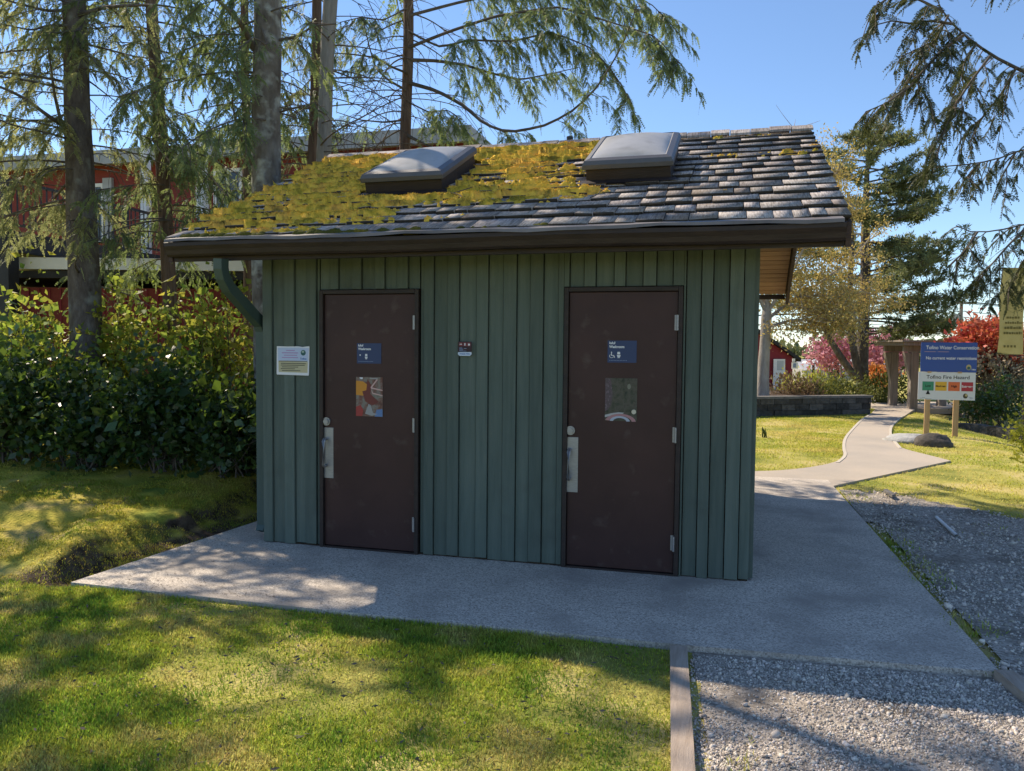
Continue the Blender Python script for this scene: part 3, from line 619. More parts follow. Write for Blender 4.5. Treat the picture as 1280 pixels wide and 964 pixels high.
used, inv = np.unique(F, return_inverse=True)
np_obj('moss', V[used], inv.reshape(F.shape), MT['moss'], roof, True)
# moss fuzz standing on it
ci = rng.choice(np.flatnonzero((val > .02) & ~sky_mask), 95000)
px_, ps_ = XX.ravel()[ci]+rng.uniform(-.01, .01, len(ci)), SS.ravel()[ci]+rng.uniform(-.01, .01, len(ci)); ph_ = HM.ravel()[ci]-.003
b = NPB(); D = rdir(len(ci))*.7+np.array([0, -.2, .9]); b.leaves(RF(px_, ps_, ph_), D, rdir(len(ci)), rng.uniform(.006, .015, len(ci)), rng.uniform(.004, .009, len(ci)))
b.build('moss_tufts', MT['moss'], roof)['kind'] = 'stuff'
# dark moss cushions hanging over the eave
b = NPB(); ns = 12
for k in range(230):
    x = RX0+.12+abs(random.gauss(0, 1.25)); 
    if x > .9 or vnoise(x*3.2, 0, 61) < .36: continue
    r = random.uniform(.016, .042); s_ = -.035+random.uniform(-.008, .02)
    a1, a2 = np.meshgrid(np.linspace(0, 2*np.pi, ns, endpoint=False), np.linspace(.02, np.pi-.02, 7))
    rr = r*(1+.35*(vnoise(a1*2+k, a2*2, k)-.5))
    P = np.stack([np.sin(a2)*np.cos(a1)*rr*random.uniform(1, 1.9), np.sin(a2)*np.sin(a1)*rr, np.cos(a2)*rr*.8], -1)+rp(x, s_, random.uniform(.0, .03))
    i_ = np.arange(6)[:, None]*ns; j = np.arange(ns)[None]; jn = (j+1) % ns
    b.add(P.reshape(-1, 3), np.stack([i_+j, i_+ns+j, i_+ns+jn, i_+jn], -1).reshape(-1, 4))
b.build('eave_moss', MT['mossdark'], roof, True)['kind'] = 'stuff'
# fallen twigs on the roof
b = MB()
for x, s, a_, L_ in ((-1.1, .85, .9, .35), (-.95, .7, 2.2, .28), (-.5, 1.3, .3, .4), (.1, .55, 1.2, .22), (-2.3, 1.5, .5, .3), (.55, .3, .2, .25), (-1.7, .62, 2.7, .2)):
    P = [rp(x+L_*t*math.cos(a_)+.02*math.sin(5*t), s+L_*t*math.sin(a_), .065+.03*t*(1-t)) for t in np.linspace(0, 1, 6)]; b.tube(P, np.linspace(.005, .002, 6), 5)
tag(b.build('fallen_twigs', MT['twig']), 'few bare twigs fallen on the mossy shake roof', 'twigs', None, 'stuff')

# ------------------------------------------------------------------ signs on the front of the hut
blk = plain('print_black', (.015, .015, .017)); wht = plain('print_white', (.75, .76, .78)); navy = plain('print_navy', (.022, .045, .13), .4, .4)
ltb = plain('print_pale_blue', (.48, .56, .74)); bge = plain('print_beige', (.50, .46, .30)); mag = plain('print_mauve', (.42, .27, .5)); blu = plain('print_blue', (.06, .16, .42))
teal = plain('print_teal', (.04, .12, .12)); slate = plain('print_grey_blue', (.2, .26, .4)); olive = plain('print_olive', (.1, .1, .07))
X_, Z_ = (1, 0, 0), (0, 0, 1)
t = thing('notice_board', 'white paper notice with blue and beige halves left of the left door', 'notice', (-2.34, -.03, 1.53))
p = Panel((-2.49, -.027, 1.41), X_, Z_)
p.poly('notice_sheet', [(0, .006), (.004, 0), (.293, -.004), (.297, .006), (.303, .232), (.296, .236), (.24, .229), (.2, .234), (.1, .232), (.003, .234)], wht, 0, t, .002)
p.poly('blue_field', [(.014, .118), (.292, .114), (.297, .22), (.2, .224), (.012, .222)], ltb, .0022, t, .0006)
p.poly('beige_field', [(.02, .022), (.284, .018), (.288, .106), (.018, .110)], bge, .0022, t, .0006)
p.lines('notice_lettering', [(.09, .17, .196, .203), (.05, .2, .176, .184), (.07, .19, .157, .164), (.05, .2, .138, .145)], mag, .003, t)
p.lines('notice_lettering', [(.02, .285, .109, .115), (.04, .27, .09, .096), (.04, .26, .076, .082), (.05, .2, .061, .067), (.04, .17, .046, .052), (.05, .22, .031, .037)], olive, .003, t)
p.poly('notice_emblem', disc(.247, .182, .023), teal, .003, t, .0006); p.poly('notice_emblem_top', disc(.245, .19, .012, 14, .009), plain('print_pale_green', (.35, .45, .38)), .0037, t, .0004)
p.text('notice_wordmark', 'Tofino', .022, .247, .126, blu, .003, t, 'CENTER', 1, .0006)
def wheelchair(p, t, a, b, s):
    q = []
    ring = [(a+s*.5*math.cos(x), b+s*.42+s*.42*math.sin(x)) for x in np.linspace(2.2, 6.0, 14)]
    for (x0, y0), (x1, y1) in zip(ring[:-1], ring[1:]): q.append([(x0, y0), (x1, y1), (x1*.8+a*.2, y1*.8+(b+s*.42)*.2), (x0*.8+a*.2, y0*.8+(b+s*.42)*.2)])
    q += [[(a-.12*s, b+s*.5), (a+.06*s, b+s*.5), (a+.06*s, b+s*1.05), (a-.12*s, b+s*1.05)], [(a, b+s*.48), (a+.5*s, b+s*.48), (a+.5*s, b+s*.62), (a, b+s*.62)], [(a+.4*s, b+s*.5), (a+.6*s, b+s*.05), (a+.74*s, b+s*.12), (a+.54*s, b+s*.55)], [(x*1., y) for x, y in disc(a-.02*s, b+1.22*s, .13*s, 10)]]
    m = MB()
    for k, g in enumerate(q): m.prism([p.p(x, y, .0022+.00002*k) for x, y in g], p.n*.0006)
    m.build('wheelchair_symbol', wht, t)
def toilet(p, t, a, b, s):
    m = MB()
    for k, g in enumerate([[(a-.3*s, b+.75*s), (a+.3*s, b+.75*s), (a+.26*s, b+1.25*s), (a-.26*s, b+1.25*s)], [(a-.36*s, b+.45*s), (a+.36*s, b+.45*s), (a+.36*s, b+.62*s), (a-.36*s, b+.62*s)], [(a-.26*s, b+.2*s), (a+.26*s, b+.2*s), (a+.33*s, b+.42*s), (a-.33*s, b+.42*s)], [(a-.2*s, b), (a-.02*s, b), (a-.02*s, b+.17*s), (a-.2*s, b+.17*s)], [(a+.02*s, b), (a+.2*s, b), (a+.2*s, b+.17*s), (a+.02*s, b+.17*s)]]):
        m.prism([p.p(x, y, .0022) for x, y in g], p.n*.0006)
    m.build('toilet_symbol', wht, t)
for k, (x0, z0, lab) in enumerate(((-1.772, 1.512, 'navy washroom sign without wheelchair symbol, upper part of left door'), (.249, 1.547, 'navy washroom sign with white wheelchair symbol, upper part of right door'))):
    t = thing('washroom_sign', lab, 'door sign', (x0+.105, -.0095, z0+.08), 'washroom signs on the doors')
    p = Panel((x0, -.0095, z0), X_, Z_)
    p.rect('sign_plate', 0, .212, 0, .162, navy, 0, t, .002)
    p.text('sign_lettering', 'łułuł', .026, .012, .136, wht, .0022, t, 'LEFT', 1, .0007)
    p.text('sign_lettering', 'Washroom', .026, .012, .108, wht, .0022, t, 'LEFT', .92, .0009)
    if k: wheelchair(p, t, .03, .034, .034); toilet(p, t, .082, .034, .036)
    else: toilet(p, t, .082, .034, .034); p.rect('braille_dot', .024, .034, .062, .072, wht, .0022, t, .0006)
    p.lines('braille_line', [(.014+.011*q, .021+.011*q, .014, .0185) for q in range(12)], slate, .0022, t)
def ppoly(p, t, items):
    for k, (nm, pts, m) in enumerate(items): p.poly(nm, pts, m, .0022+.0003*k, t, .0003)
t = thing('poster', 'colourful poster with orange panel on left door', 'poster', (-1.66, -.0095, 1.09), 'posters on the doors')
p = Panel((-1.779, -.0095, 1.088), X_, Z_)
pm = mat('poster_print_rust', [(.05, .035, .03), (.17, .07, .05), (.22, .2, .17), (.10, .11, .07)], 16, .5, .4, contrast=(.3, .7), detail=8)
p.rect('poster_sheet', 0, .232, 0, .315, pm, 0, t, .002)
ppoly(p, t, [('orange_panel', [(.0, .285), (.06, .28), (.098, .255), (.098, .19), (.06, .165), (.0, .17)], plain('print_orange', (.62, .27, .04))),
    ('rust_panel', [(.1, .3), (.135, .25), (.125, .18), (.2, .12), (.15, .09), (.08, .12), (.055, .2), (.09, .21)], plain('print_rust', (.17, .05, .04))),
    ('pale_stroke', [(.125, .232), (.18, .3), (.19, .295), (.14, .232)], plain('print_pink', (.62, .4, .36))), ('pale_stroke', [(.13, .235), (.232, .215), (.232, .206), (.13, .224)], MT['print_pink']), ('pale_stroke', [(.13, .226), (.15, .19), (.232, .172), (.232, .165), (.145, .182)], MT['print_pink']),
    ('red_panel', [(0, 0), (.055, .0), (.065, .05), (.04, .09), (0, .075)], plain('print_red', (.36, .06, .05))), ('blue_panel', [(.165, .0), (.232, .0), (.232, .06), (.18, .055)], plain('print_steel_blue', (.13, .22, .42))),
    ('grey_figure', [(.08, .02), (.11, .1), (.13, .09), (.15, .03), (.19, .02), (.14, .005)], plain('print_stone', (.34, .33, .32))), ('white_strip', [(.03, .312), (.04, .298), (.06, .3), (.06, .312)], wht), ('white_strip', [(.12, .310), (.125, .3), (.19, .298), (.19, .310)], MT['print_stone'])])
t = thing('poster', 'dark poster with pale arcs on right door', 'poster', (.353, -.0095, 1.118), 'posters on the doors')
p = Panel((.236, -.0095, 1.118), X_, Z_)
pm = mat('poster_print_forest', [(.012, .014, .012), (.05, .055, .035), (.09, .08, .06), (.03, .03, .026)], 22, .5, .4, contrast=(.3, .7), detail=9)
p.rect('poster_sheet', 0, .234, 0, .315, pm, 0, t, .002)
pmm = mat('poster_print_mauve', [(.16, .09, .12), (.08, .06, .06), (.2, .14, .17)], 40, .5, .4, contrast=(.3, .7), detail=8)
arc = lambda cx, cy, r0, r1, a0, a1: [(cx+r1*math.cos(x), cy+r1*math.sin(x)*.55) for x in np.linspace(a0, a1, 12)]+[(cx+r0*math.cos(x), cy+r0*math.sin(x)*.55) for x in np.linspace(a1, a0, 12)]
ppoly(p, t, [('mauve_band', [(0, .315), (.04, .31), (.055, .2), (.045, .12), (.02, .08), (0, .07)], pmm), ('white_arc', [(0, .025), (.06, .04), (.13, .05), (.14, .062), (.1, .064), (.05, .056), (0, .042)], plain('print_light_grey', (.45, .44, .43))),
    ('pink_arc', arc(.115, -.01, .085, .115, .15, 2.9), plain('print_dusky_pink', (.42, .22, .22))), ('blue_arc', arc(.11, -.005, .05, .075, .1, 3.0), plain('print_silver', (.42, .46, .54))), ('pale_dot', disc(.212, .07, .017), plain('print_cream', (.6, .55, .42))), ('pale_dot', disc(.175, .255, .013, 12, .02), plain('print_sage', (.2, .2, .15)))])
t = thing('sticker_sign', 'tiny dark sticker with three pictograms and white strip, between the doors', 'sticker', (-.853, -.028, 1.585))
p = Panel((-.909, -.028, 1.583), X_, Z_)
p.rect('sticker_sheet', 0, .112, .032, .11, plain('print_dark_maroon', (.05, .028, .035)), 0, t, .0015)
p.poly('white_strip', [(.002, .028), (.0, .012), (.014, 0), (.098, 0), (.112, .014), (.110, .030)], plain('print_ice', (.55, .64, .8)), 0, t, .0016)
p.text('sticker_lettering', 'THANK YOU', .014, .056, .010, blu, .002, t, 'CENTER', 1, .0003)
p.lines('sticker_lettering', [(.012, .035, .058, .063), (.012, .045, .05, .0545), (.012, .04, .042, .046), (.05, .07, .054, .059), (.012, .07, .035, .039)], slate, .002, t)
for a in (.012, .045, .076): p.rect('red_pictogram', a, a+.026, .075, .103, plain('print_deep_red', (.22, .06, .07)), .0018, t, .0004)
p.lines('white_pictogram', [(.015, .034, .087, .092), (.053, .062, .08, .097), (.083, .098, .08, .094)], wht, .0026, t)
#@@VEG
# ------------------------------------------------------------------ vegetation tools
def gz(p): return float(hgt(p[0], p[1]))
def onY(px, py, Y):
    d = at(px, py, 1)-CAM; return CAM+d*(Y-CAM[1])/d[1]
def resample(path, n):
    P = np.asarray(path, float); d = np.r_[0, np.cumsum(np.linalg.norm(np.diff(P, axis=0), axis=1))]
    k = len(P)
    t = np.linspace(0, d[-1], n)
    if k > 3:                                # smooth a little
        Q = np.stack([np.interp(np.linspace(0, d[-1], n*3), d, P[:, i]) for i in range(3)], 1)
        for _ in range(3): Q[1:-1] = (Q[:-2]+2*Q[1:-1]+Q[2:])/4
        d = np.r_[0, np.cumsum(np.linalg.norm(np.diff(Q, axis=0), axis=1))]; P = Q; t = np.linspace(0, d[-1], n)
    return np.stack([np.interp(t, d, P[:, i]) for i in range(3)], 1)
def twigs(nb, path, dens=16, tl=.42, droop=.6, start=.12, m=7, lw=.017, taper=.5, hang=.35, fat=.34):
    """drooping flat sprays along a limb; every spray is a fan of narrow leaflets"""
    L_ = np.linalg.norm(np.diff(path, axis=0), axis=1).sum(); n = max(4, int(L_*dens*(1-start)))
    t = np.sort(rng.uniform(start, 1, n)); d = np.linspace(0, 1, len(path))
    C = np.stack([np.interp(t, d, path[:, i]) for i in range(3)], 1); T = np.gradient(path, axis=0)
    T = np.stack([np.interp(t, d, T[:, i]) for i in range(3)], 1); T /= np.linalg.norm(T, axis=1)[:, None]+1e-9
    sd = np.cross(T, [0, 0, 1.]); sd /= np.linalg.norm(sd, axis=1)[:, None]+1e-9
    sg = np.where(rng.random(n) < .5, -1., 1.)[:, None]
    D = sd*sg*rng.uniform(.4, 1, (n, 1))+T*rng.uniform(.3, .9, (n, 1))+rng.normal(0, .22, (n, 3))-np.array([0, 0, 1.])*rng.uniform(0, hang*2, (n, 1))
    D /= np.linalg.norm(D, axis=1)[:, None]
    l = tl*rng.uniform(.5, 1.25, n)*(1-taper*t)
    j = (np.arange(m)+.5)/m
    X = C[:, None]+D[:, None]*(l[:, None]*j)[..., None]+np.array([0, 0, -1.])*(droop*l[:, None]*j**2)[..., None]
    Dt = D[:, None]+np.array([0, 0, -1.])*(2*droop*j)[None, :, None]; Dt /= np.linalg.norm(Dt, axis=2)[..., None]
    S_ = np.cross(Dt, (rdir(n)*.8+np.array([0, 0, .6]))[:, None]); S_ /= np.linalg.norm(S_, axis=2)[..., None]+1e-9
    ll = l[:, None]*fat*(1.1-.8*j)*rng.uniform(.7, 1.25, (n, m)); wl = np.broadcast_to(lw*rng.uniform(.7, 1.3, (n, 1)), (n, m)).ravel()
    for s in (-1, 1):
        Dl = Dt*.85+S_*s*.55+np.array([0, 0, -.15])
        nb.leaves(X.reshape(-1, 3), Dl.reshape(-1, 3), (S_+rng.normal(0, .3, S_.shape)).reshape(-1, 3), ll.ravel(), wl, .1)
    Xs = np.concatenate([C[:, None], X], 1); D2 = np.diff(Xs, axis=1)
    nb.leaves(Xs[:, :-1].reshape(-1, 3), D2.reshape(-1, 3), S_.reshape(-1, 3), np.linalg.norm(D2, axis=2).ravel()*1.25, lw*.6, 0)
def limb(z0, base, a, L_, up, droop, tip=.0, n=12):
    t = np.linspace(0, 1, n); d = np.array([math.cos(a), math.sin(a), 0]); sd = np.array([-d[1], d[0], 0])
    wv = .05*L_*np.sin(t*4+a*3)
    return base+d*(L_*t)[:, None]+sd*wv[:, None]+np.array([0, 0, 1.])*(up*L_*t-droop*L_*t**2+tip*L_*t**4)[:, None]
class Tree:
    def __init__(s, name, label, p_lo, p_hi, r_lo, r_hi, height, bark, group=None, flare=1.5, seg=20, wob=.02, cat='tree'):
        p_lo, p_hi = np.asarray(p_lo, float), np.asarray(p_hi, float)
        d = (p_hi-p_lo)/(p_hi[2]-p_lo[2]); g = gz(p_lo)-.06
        s.pos = lambda z: p_lo+d*(z-p_lo[2])
        s.root = thing(name, label, cat, s.pos(g+.06), group); s.h = height
        zs = np.concatenate([[g, g+.15, g+.4, g+.9], np.linspace(g+1.4, height, 40)])
        rr = np.interp(zs, [g+.4, p_lo[2]+.001+max(0, g+.4-p_lo[2]), p_hi[2], height], [r_lo*1.06, r_lo, r_hi, .015]); rr[0] *= flare*1.1; rr[1] *= 1+(flare-1)*.6; rr[2] *= 1.1
        P = np.array([s.pos(z) for z in zs]); P[:, 0] += wob*np.sin(zs*1.3+p_lo[0]*5); P[:, 1] += wob*np.cos(zs*1.1+p_lo[1]*4)
        s.P = P; s.zs = zs; s.rr = rr
        V, F = tube(P, rr, seg); V = V.reshape(len(zs), seg, 3); c = P[:, None]
        an = np.arange(seg)[None]*1.0; nz = fbm(an*.9+0*zs[:, None], zs[:, None]*1.6+an*0, int(abs(p_lo[0])*10), 3)-.5
        V = c+(V-c)*(1+.22*nz)[..., None]
        np_obj('trunk', V.reshape(-1, 3), F, bark, s.root, True)
        s.fol = NPB(); s.br = NPB(); s.bark = bark
    def at(s, z): return np.array([np.interp(z, s.zs, s.P[:, i]) for i in range(3)])
    def rad(s, z): return float(np.interp(z, s.zs, s.rr))
    def add(s, path, r0, r1=.005, seg=6, **kw):
        s.br.add(*tube(path, np.linspace(r0, r1, len(path)), seg))
        sec = kw.pop('sec', 0); sl = kw.pop('sl', (.25, .7)); skw = kw.pop('skw', {})
        if kw.get('dens', 1): twigs(s.fol, path, **kw)
        if sec:
            L_ = np.linalg.norm(np.diff(path, axis=0), axis=1).sum(); T = np.gradient(path, axis=0); T /= np.linalg.norm(T, axis=1)[:, None]
            for q in range(int(L_*sec)):
                f = random.uniform(kw.get('start', .12), 1)*(len(path)-1); i0 = int(f); p0 = path[i0]+(path[min(i0+1, len(path)-1)]-path[i0])*(f-i0); t0 = T[i0]
                sd = np.cross(t0, [0, 0, 1.]); sd /= np.linalg.norm(sd)+1e-9
                d = t0*random.uniform(.3, .8)+sd*random.choice([-1, 1])*random.uniform(.2, .9)+np.array([0, 0, random.uniform(-.75, .15)]); l = random.uniform(*sl)*(1.1-.5*f/len(path)); tt = np.linspace(0, 1, 7)[:, None]
                c = p0+d*l*tt+np.array([0, 0, -.45])*l*tt**2+rdir(1)[0]*.06*l*np.sin(tt*4); s.br.add(*tube(c, np.linspace(.006, .002, 7), 3)); twigs(s.fol, c, **{**dict(dens=24, tl=.2, droop=.45, hang=.3, start=.1, m=9, lw=.011, taper=.4, fat=.34), **skw})
    def whorl(s, z0, z1, n, Lf, up=.1, droop=.45, tip=.15, az=None, **kw):
        for k in range(n):
            z = z0+(z1-z0)*(k+random.random())/n; a = random.uniform(0, 2*math.pi) if az is None else random.gauss(*az)
            L_ = Lf(z)*random.uniform(.65, 1.15); p = limb(z, s.at(z), a, L_, up+random.uniform(-.12, .12), droop*random.uniform(.6, 1.2), tip)
            s.add(p, max(.008, min(.035, L_*.009)), .004, **kw)
    def dead(s, z0, z1, n, Lm, r=.012, az=None):
        for k in range(n):
            z = random.uniform(z0, z1); a = random.uniform(0, 2*math.pi) if az is None else random.gauss(*az); L_ = Lm*random.uniform(.4, 1.2)
            p = limb(z, s.at(z), a, L_, random.uniform(-.1, .3), random.uniform(.1, .6)); s.br.add(*tube(p, np.linspace(r*random.uniform(.6, 1.2), .003, len(p)), 5))
            for q in range(int(L_*7)):
                i0 = random.randint(3, len(p)-2); dd = rdir(1)[0]+np.array([0, 0, -.25])+(p[-1]-p[0])/L_*.8; l2 = random.uniform(.15, .5)*L_*.6; tt = np.linspace(0, 1, 5)[:, None]
                cu = p[i0]+dd*l2*tt+np.array([0, 0, -.3])*l2*tt**2+rdir(1)[0]*.12*l2*np.sin(tt*3); s.br.add(*tube(cu, np.linspace(.0055, .002, 5), 3))
    def done(s, leaf, stem=None):
        if s.br.V: s.br.build('branches', stem or s.bark, s.root, True)
        if s.fol.V: s.fol.build('foliage', leaf, s.root)
        return s.root
def clumps(nb, c, rad, nclump, per, ln, wd, size=.22, shell=.55, up=.3, low=-1, fold=.15):
    d = rdir(nclump); d[:, 2] = np.maximum(d[:, 2], low); k = rng.uniform(shell, 1, (nclump, 1))*(.68+.62*vnoise(d[:, :1]*2.3+c[0], d[:, 1:2]*2.3+d[:, 2:]*1.7, 5))
    C = np.asarray(c)+d*k*np.asarray(rad)
    P = (C[:, None]+rng.normal(0, size, (nclump, per, 3))*(.6+.8*rng.random((nclump, 1, 1)))).reshape(-1, 3); n = len(P)
    D = rdir(n)+np.array([0, 0, up])+np.repeat(d, per, 0)*.5; q_ = rng.lognormal(-.05, .32, n); nb.leaves(P, D, rdir(n), ln*q_, wd*q_*rng.uniform(.8, 1.2, n), fold)
    return C
def stems(b, base, C, r=.012, n=14, spread=.2):
    for q in random.sample(range(len(C)), min(n, len(C))):
        a = np.asarray(base)+np.array([random.uniform(-spread, spread), random.uniform(-spread, spread), 0]); e = C[q]; t = np.linspace(0, 1, 8)[:, None]
        p = a+(e-a)*t+np.array([0, 0, .25])*np.linalg.norm(e-a)*t*(1-t)+rdir(1)[0]*.06*np.sin(t*5); b.add(*tube(p, np.linspace(r, r*.25, 8), 5))

# ------------------------------------------------------------------ firs and cedars left of and behind the hut
G1 = 'conifers standing left of and behind the hut'
T1 = Tree('spruce_tree', 'thick dark spruce trunk rising from the shrubs at far left, with pale wispy sprays', at(108, 440, 9.5), at(92, 0, 9.5), .185, .128, 13, MT['bark'], G1)
for pts, r in (([(98, 172), (80, 158), (60, 145), (30, 122), (-10, 104), (-60, 100)], .03), ([(96, 178), (76, 152), (68, 118), (63, 80), (60, 60)], .026), ([(90, 12), (60, 14), (20, 4), (-30, -12)], .022), ([(94, 20), (130, 9), (160, 7), (200, 6), (240, 14)], .026), ([(95, 52), (135, 62), (165, 70), (192, 74)], .016), ([(94, 32), (60, 32), (40, 38), (0, 30)], .02)):
    T1.add(resample([at(x, y, 9.45-.25*i) for i, (x, y) in enumerate(pts)], 14), r, .006, dens=9, tl=.25, droop=.5, hang=.5, lw=.009, sec=5, m=9)
T1.whorl(2.6, 4.2, 9, lambda z: 1.5, up=-.05, droop=.35, az=(3.6, .9), dens=15, tl=.36, droop_=0) if False else None
T1.whorl(3.2, 6.2, 17, lambda z: 1.9, up=.05, droop=.45, tip=.2, az=(3.7, .9), dens=12, tl=.25, hang=.4, lw=.009, m=9, sec=4.5)
T1.whorl(3.0, 6.0, 10, lambda z: 1.2, up=.0, droop=.5, dens=12, tl=.25, hang=.4, lw=.009, m=9, sec=5)
T1.whorl(6.4, 13, 54, lambda z: max(.4, 2.5*(13.4-z)/7), dens=15, tl=.5, m=6, lw=.03)
T1.dead(2.2, 6, 26, 1.3); T1.done(MT['spruce'])
T2 = Tree('fir_tree', 'slim leaning conifer trunk with dense green boughs between spruce and hut', at(216, 430, 10), at(190, 0, 10), .093, .07, 10.5, MT['barkred'], G1)
T2.whorl(2.7, 6.6, 28, lambda z: 1.45-.08*(z-3), up=.02, droop=.55, tip=.15, dens=14, tl=.26, hang=.4, lw=.010, m=9, sec=6)
T2.whorl(6.8, 10.5, 14, lambda z: max(.3, 1.7*(10.8-z)/4), dens=15, tl=.45, m=6, lw=.03)
T2.dead(3, 6.5, 24, 1.0); T2.done(MT['cedar'], MT['twig'])
T3 = Tree('fir_tree', 'massive lichen-spotted grey trunk close beside the left roof corner', at(334, 240, 8.6), at(333, 0, 8.6), .155, .152, 14, MT['barklichen'], G1)
for pts, r in (([(318, 62), (306, 38), (294, 20), (268, -4), (240, -30)], .038), ([(322, 20), (335, 60), (318, 45), (300, 60)], .012), ([(350, 50), (372, 46), (392, 32), (420, 30)], .018), ([(350, 140), (372, 134), (395, 128)], .012), ([(316, 205), (304, 180), (292, 140), (290, 122)], .02), ([(292, 126), (300, 118)], .012)):
    T3.add(resample([at(x, y, 8.55-.2*i) for i, (x, y) in enumerate(pts)], 12), r, .006, dens=7, tl=.25, hang=.4, lw=.010, m=9, sec=5)
T3.whorl(4.0, 6.2, 13, lambda z: 1.3, up=.05, droop=.5, az=(3.3, .8), dens=12, tl=.25, hang=.4, lw=.010, m=9, sec=6)
T3.whorl(8.6, 14, 18, lambda z: max(.4, 1.6*(14.4-z)/7), dens=14, tl=.5, m=6, lw=.032)
T3.dead(3.4, 6, 9, .8); T3.done(MT['cedar'], MT['twig'])
T4 = Tree('cedar_tree', 'very slim brown trunk tucked just left behind the lichen-spotted trunk', at(309, 240, 11.5), at(306, 0, 11.5), .06, .055, 9, MT['barkred'], G1, seg=14)
T4.whorl(3.0, 7, 15, lambda z: 1.35, up=0, droop=.55, dens=14, tl=.26, hang=.4, lw=.011, m=9, sec=6); T4.whorl(7, 9, 14, lambda z: max(.3, 1.3*(9.4-z)/2.4), dens=14, lw=.03); T4.done(MT['cedar'], MT['twig'])
T5 = Tree('cedar_tree', 'reddish brown trunk standing directly left of the pale grey trunk', at(391, 200, 12), at(396, 0, 12), .078, .07, 11, MT['barkred'], G1, seg=14)
T5.whorl(3.8, 7, 16, lambda z: 1.3, up=.05, droop=.4, tip=.2, az=(3.1, 1.2), dens=10, tl=.25, hang=.4, lw=.010, m=9, sec=4); T5.whorl(7.4, 11, 14, lambda z: max(.3, 1.9*(11.3-z)/4), dens=14, lw=.03, tl=.45); T5.dead(3.6, 7, 16, 1.3); T5.done(MT['spruce'], MT['twig'])
T6 = Tree('cedar_tree', 'pale grey bare trunk right of the reddish brown one, behind the roof', at(404, 205, 11), at(414, 0, 11), .1, .098, 11, MT['barkgrey'], G1, seg=16)
T6.whorl(7.4, 11, 12, lambda z: max(.3, 1.8*(11.3-z)/4), dens=14, lw=.03, tl=.45); T6.dead(3.6, 7, 24, 1.5, az=(.1, 1.1)); T6.done(MT['spruce'], MT['twig'])
T7 = Tree('cedar_tree', 'brown trunk with long drooping limbs behind the left skylight', at(507, 190, 12.5), at(509, 0, 12.5), .087, .08, 12, MT['barkred'], G1, seg=16)
LIM = [([(510, 75), (545, 76), (580, 81), (615, 92), (650, 100), (690, 92), (724, 84)], .03, 13), ([(512, 104), (545, 113), (580, 132), (605, 155), (635, 166), (680, 158), (715, 140), (745, 112), (768, 75), (786, 40), (796, 5)], .034, 6), ([(510, 60), (560, 40), (620, 20), (700, 8), (770, 30), (820, 45), (848, 78)], .026, 17), ([(510, 20), (570, 4), (650, -14), (730, -8), (790, 10), (830, 25)], .026, 16), ([(510, 170), (530, 180), (548, 188), (560, 196)], .03, 3),
       ([(510, 92), (490, 84), (470, 72), (440, 68), (410, 66)], .02, 4), ([(508, 150), (480, 153), (450, 150), (420, 140)], .018, 4), ([(506, 112), (485, 100), (470, 86), (462, 60), (455, 30)], .02, 4), ([(512, 40), (550, 60), (585, 50), (640, 52), (690, 40), (740, 60), (770, 95), (790, 130)], .02, 15), ([(512, -20), (590, -35), (680, -40), (760, -20), (815, 5), (838, 30)], .024, 18), ([(511, 128), (535, 140), (560, 138), (578, 150)], .014, 14), ([(510, 10), (480, 25), (450, 22), (425, 28)], .014, 9)]
for k, (pts, r, dn) in enumerate(LIM):
    q = [at(x, y, 12.45-(.22+.05*(k % 4))*i*(1 if k % 3 else -.6)) for i, (x, y) in enumerate(pts)]
    p = resample(q, 22); T7.add(p, r, .006, dens=dn*.6, tl=.3, droop=.5, hang=.45, start=.2 if dn > 10 else .3, taper=.25, m=10, lw=.012, fat=.33, sec=dn*.75, sl=(.3, 1.0), skw=dict(tl=.24, lw=.012))
T7.whorl(7.6, 12, 16, lambda z: max(.3, 2.2*(12.3-z)/5), dens=14, lw=.03, tl=.45); T7.dead(3.8, 7, 20, 1.7, .014, az=(3.0, 1.0)); T7.dead(4.2, 7, 9, 1.6, .012, az=(.2, .8)); T7.done(MT['cedar'], MT['twig'])
# another fir of the same grove further left, whose boughs shade the front lawn
for (x, y, h_, lab) in ((-8.6, -.3, 11.5, 'tall fir beyond the left edge, leftmost of the grove, shading the lawn'),):
    t = Tree('fir_tree', lab, (x, y, 1.), (x+.1, y, 6), .17, .12, h_, MT['bark'], G1, seg=14)
    t.whorl(3.8, h_, 80, lambda z: max(.35, 2.8*(h_+.4-z)/(h_-4)), dens=17, tl=.5, m=6, lw=.034); t.done(MT['spruce'], MT['twig'])

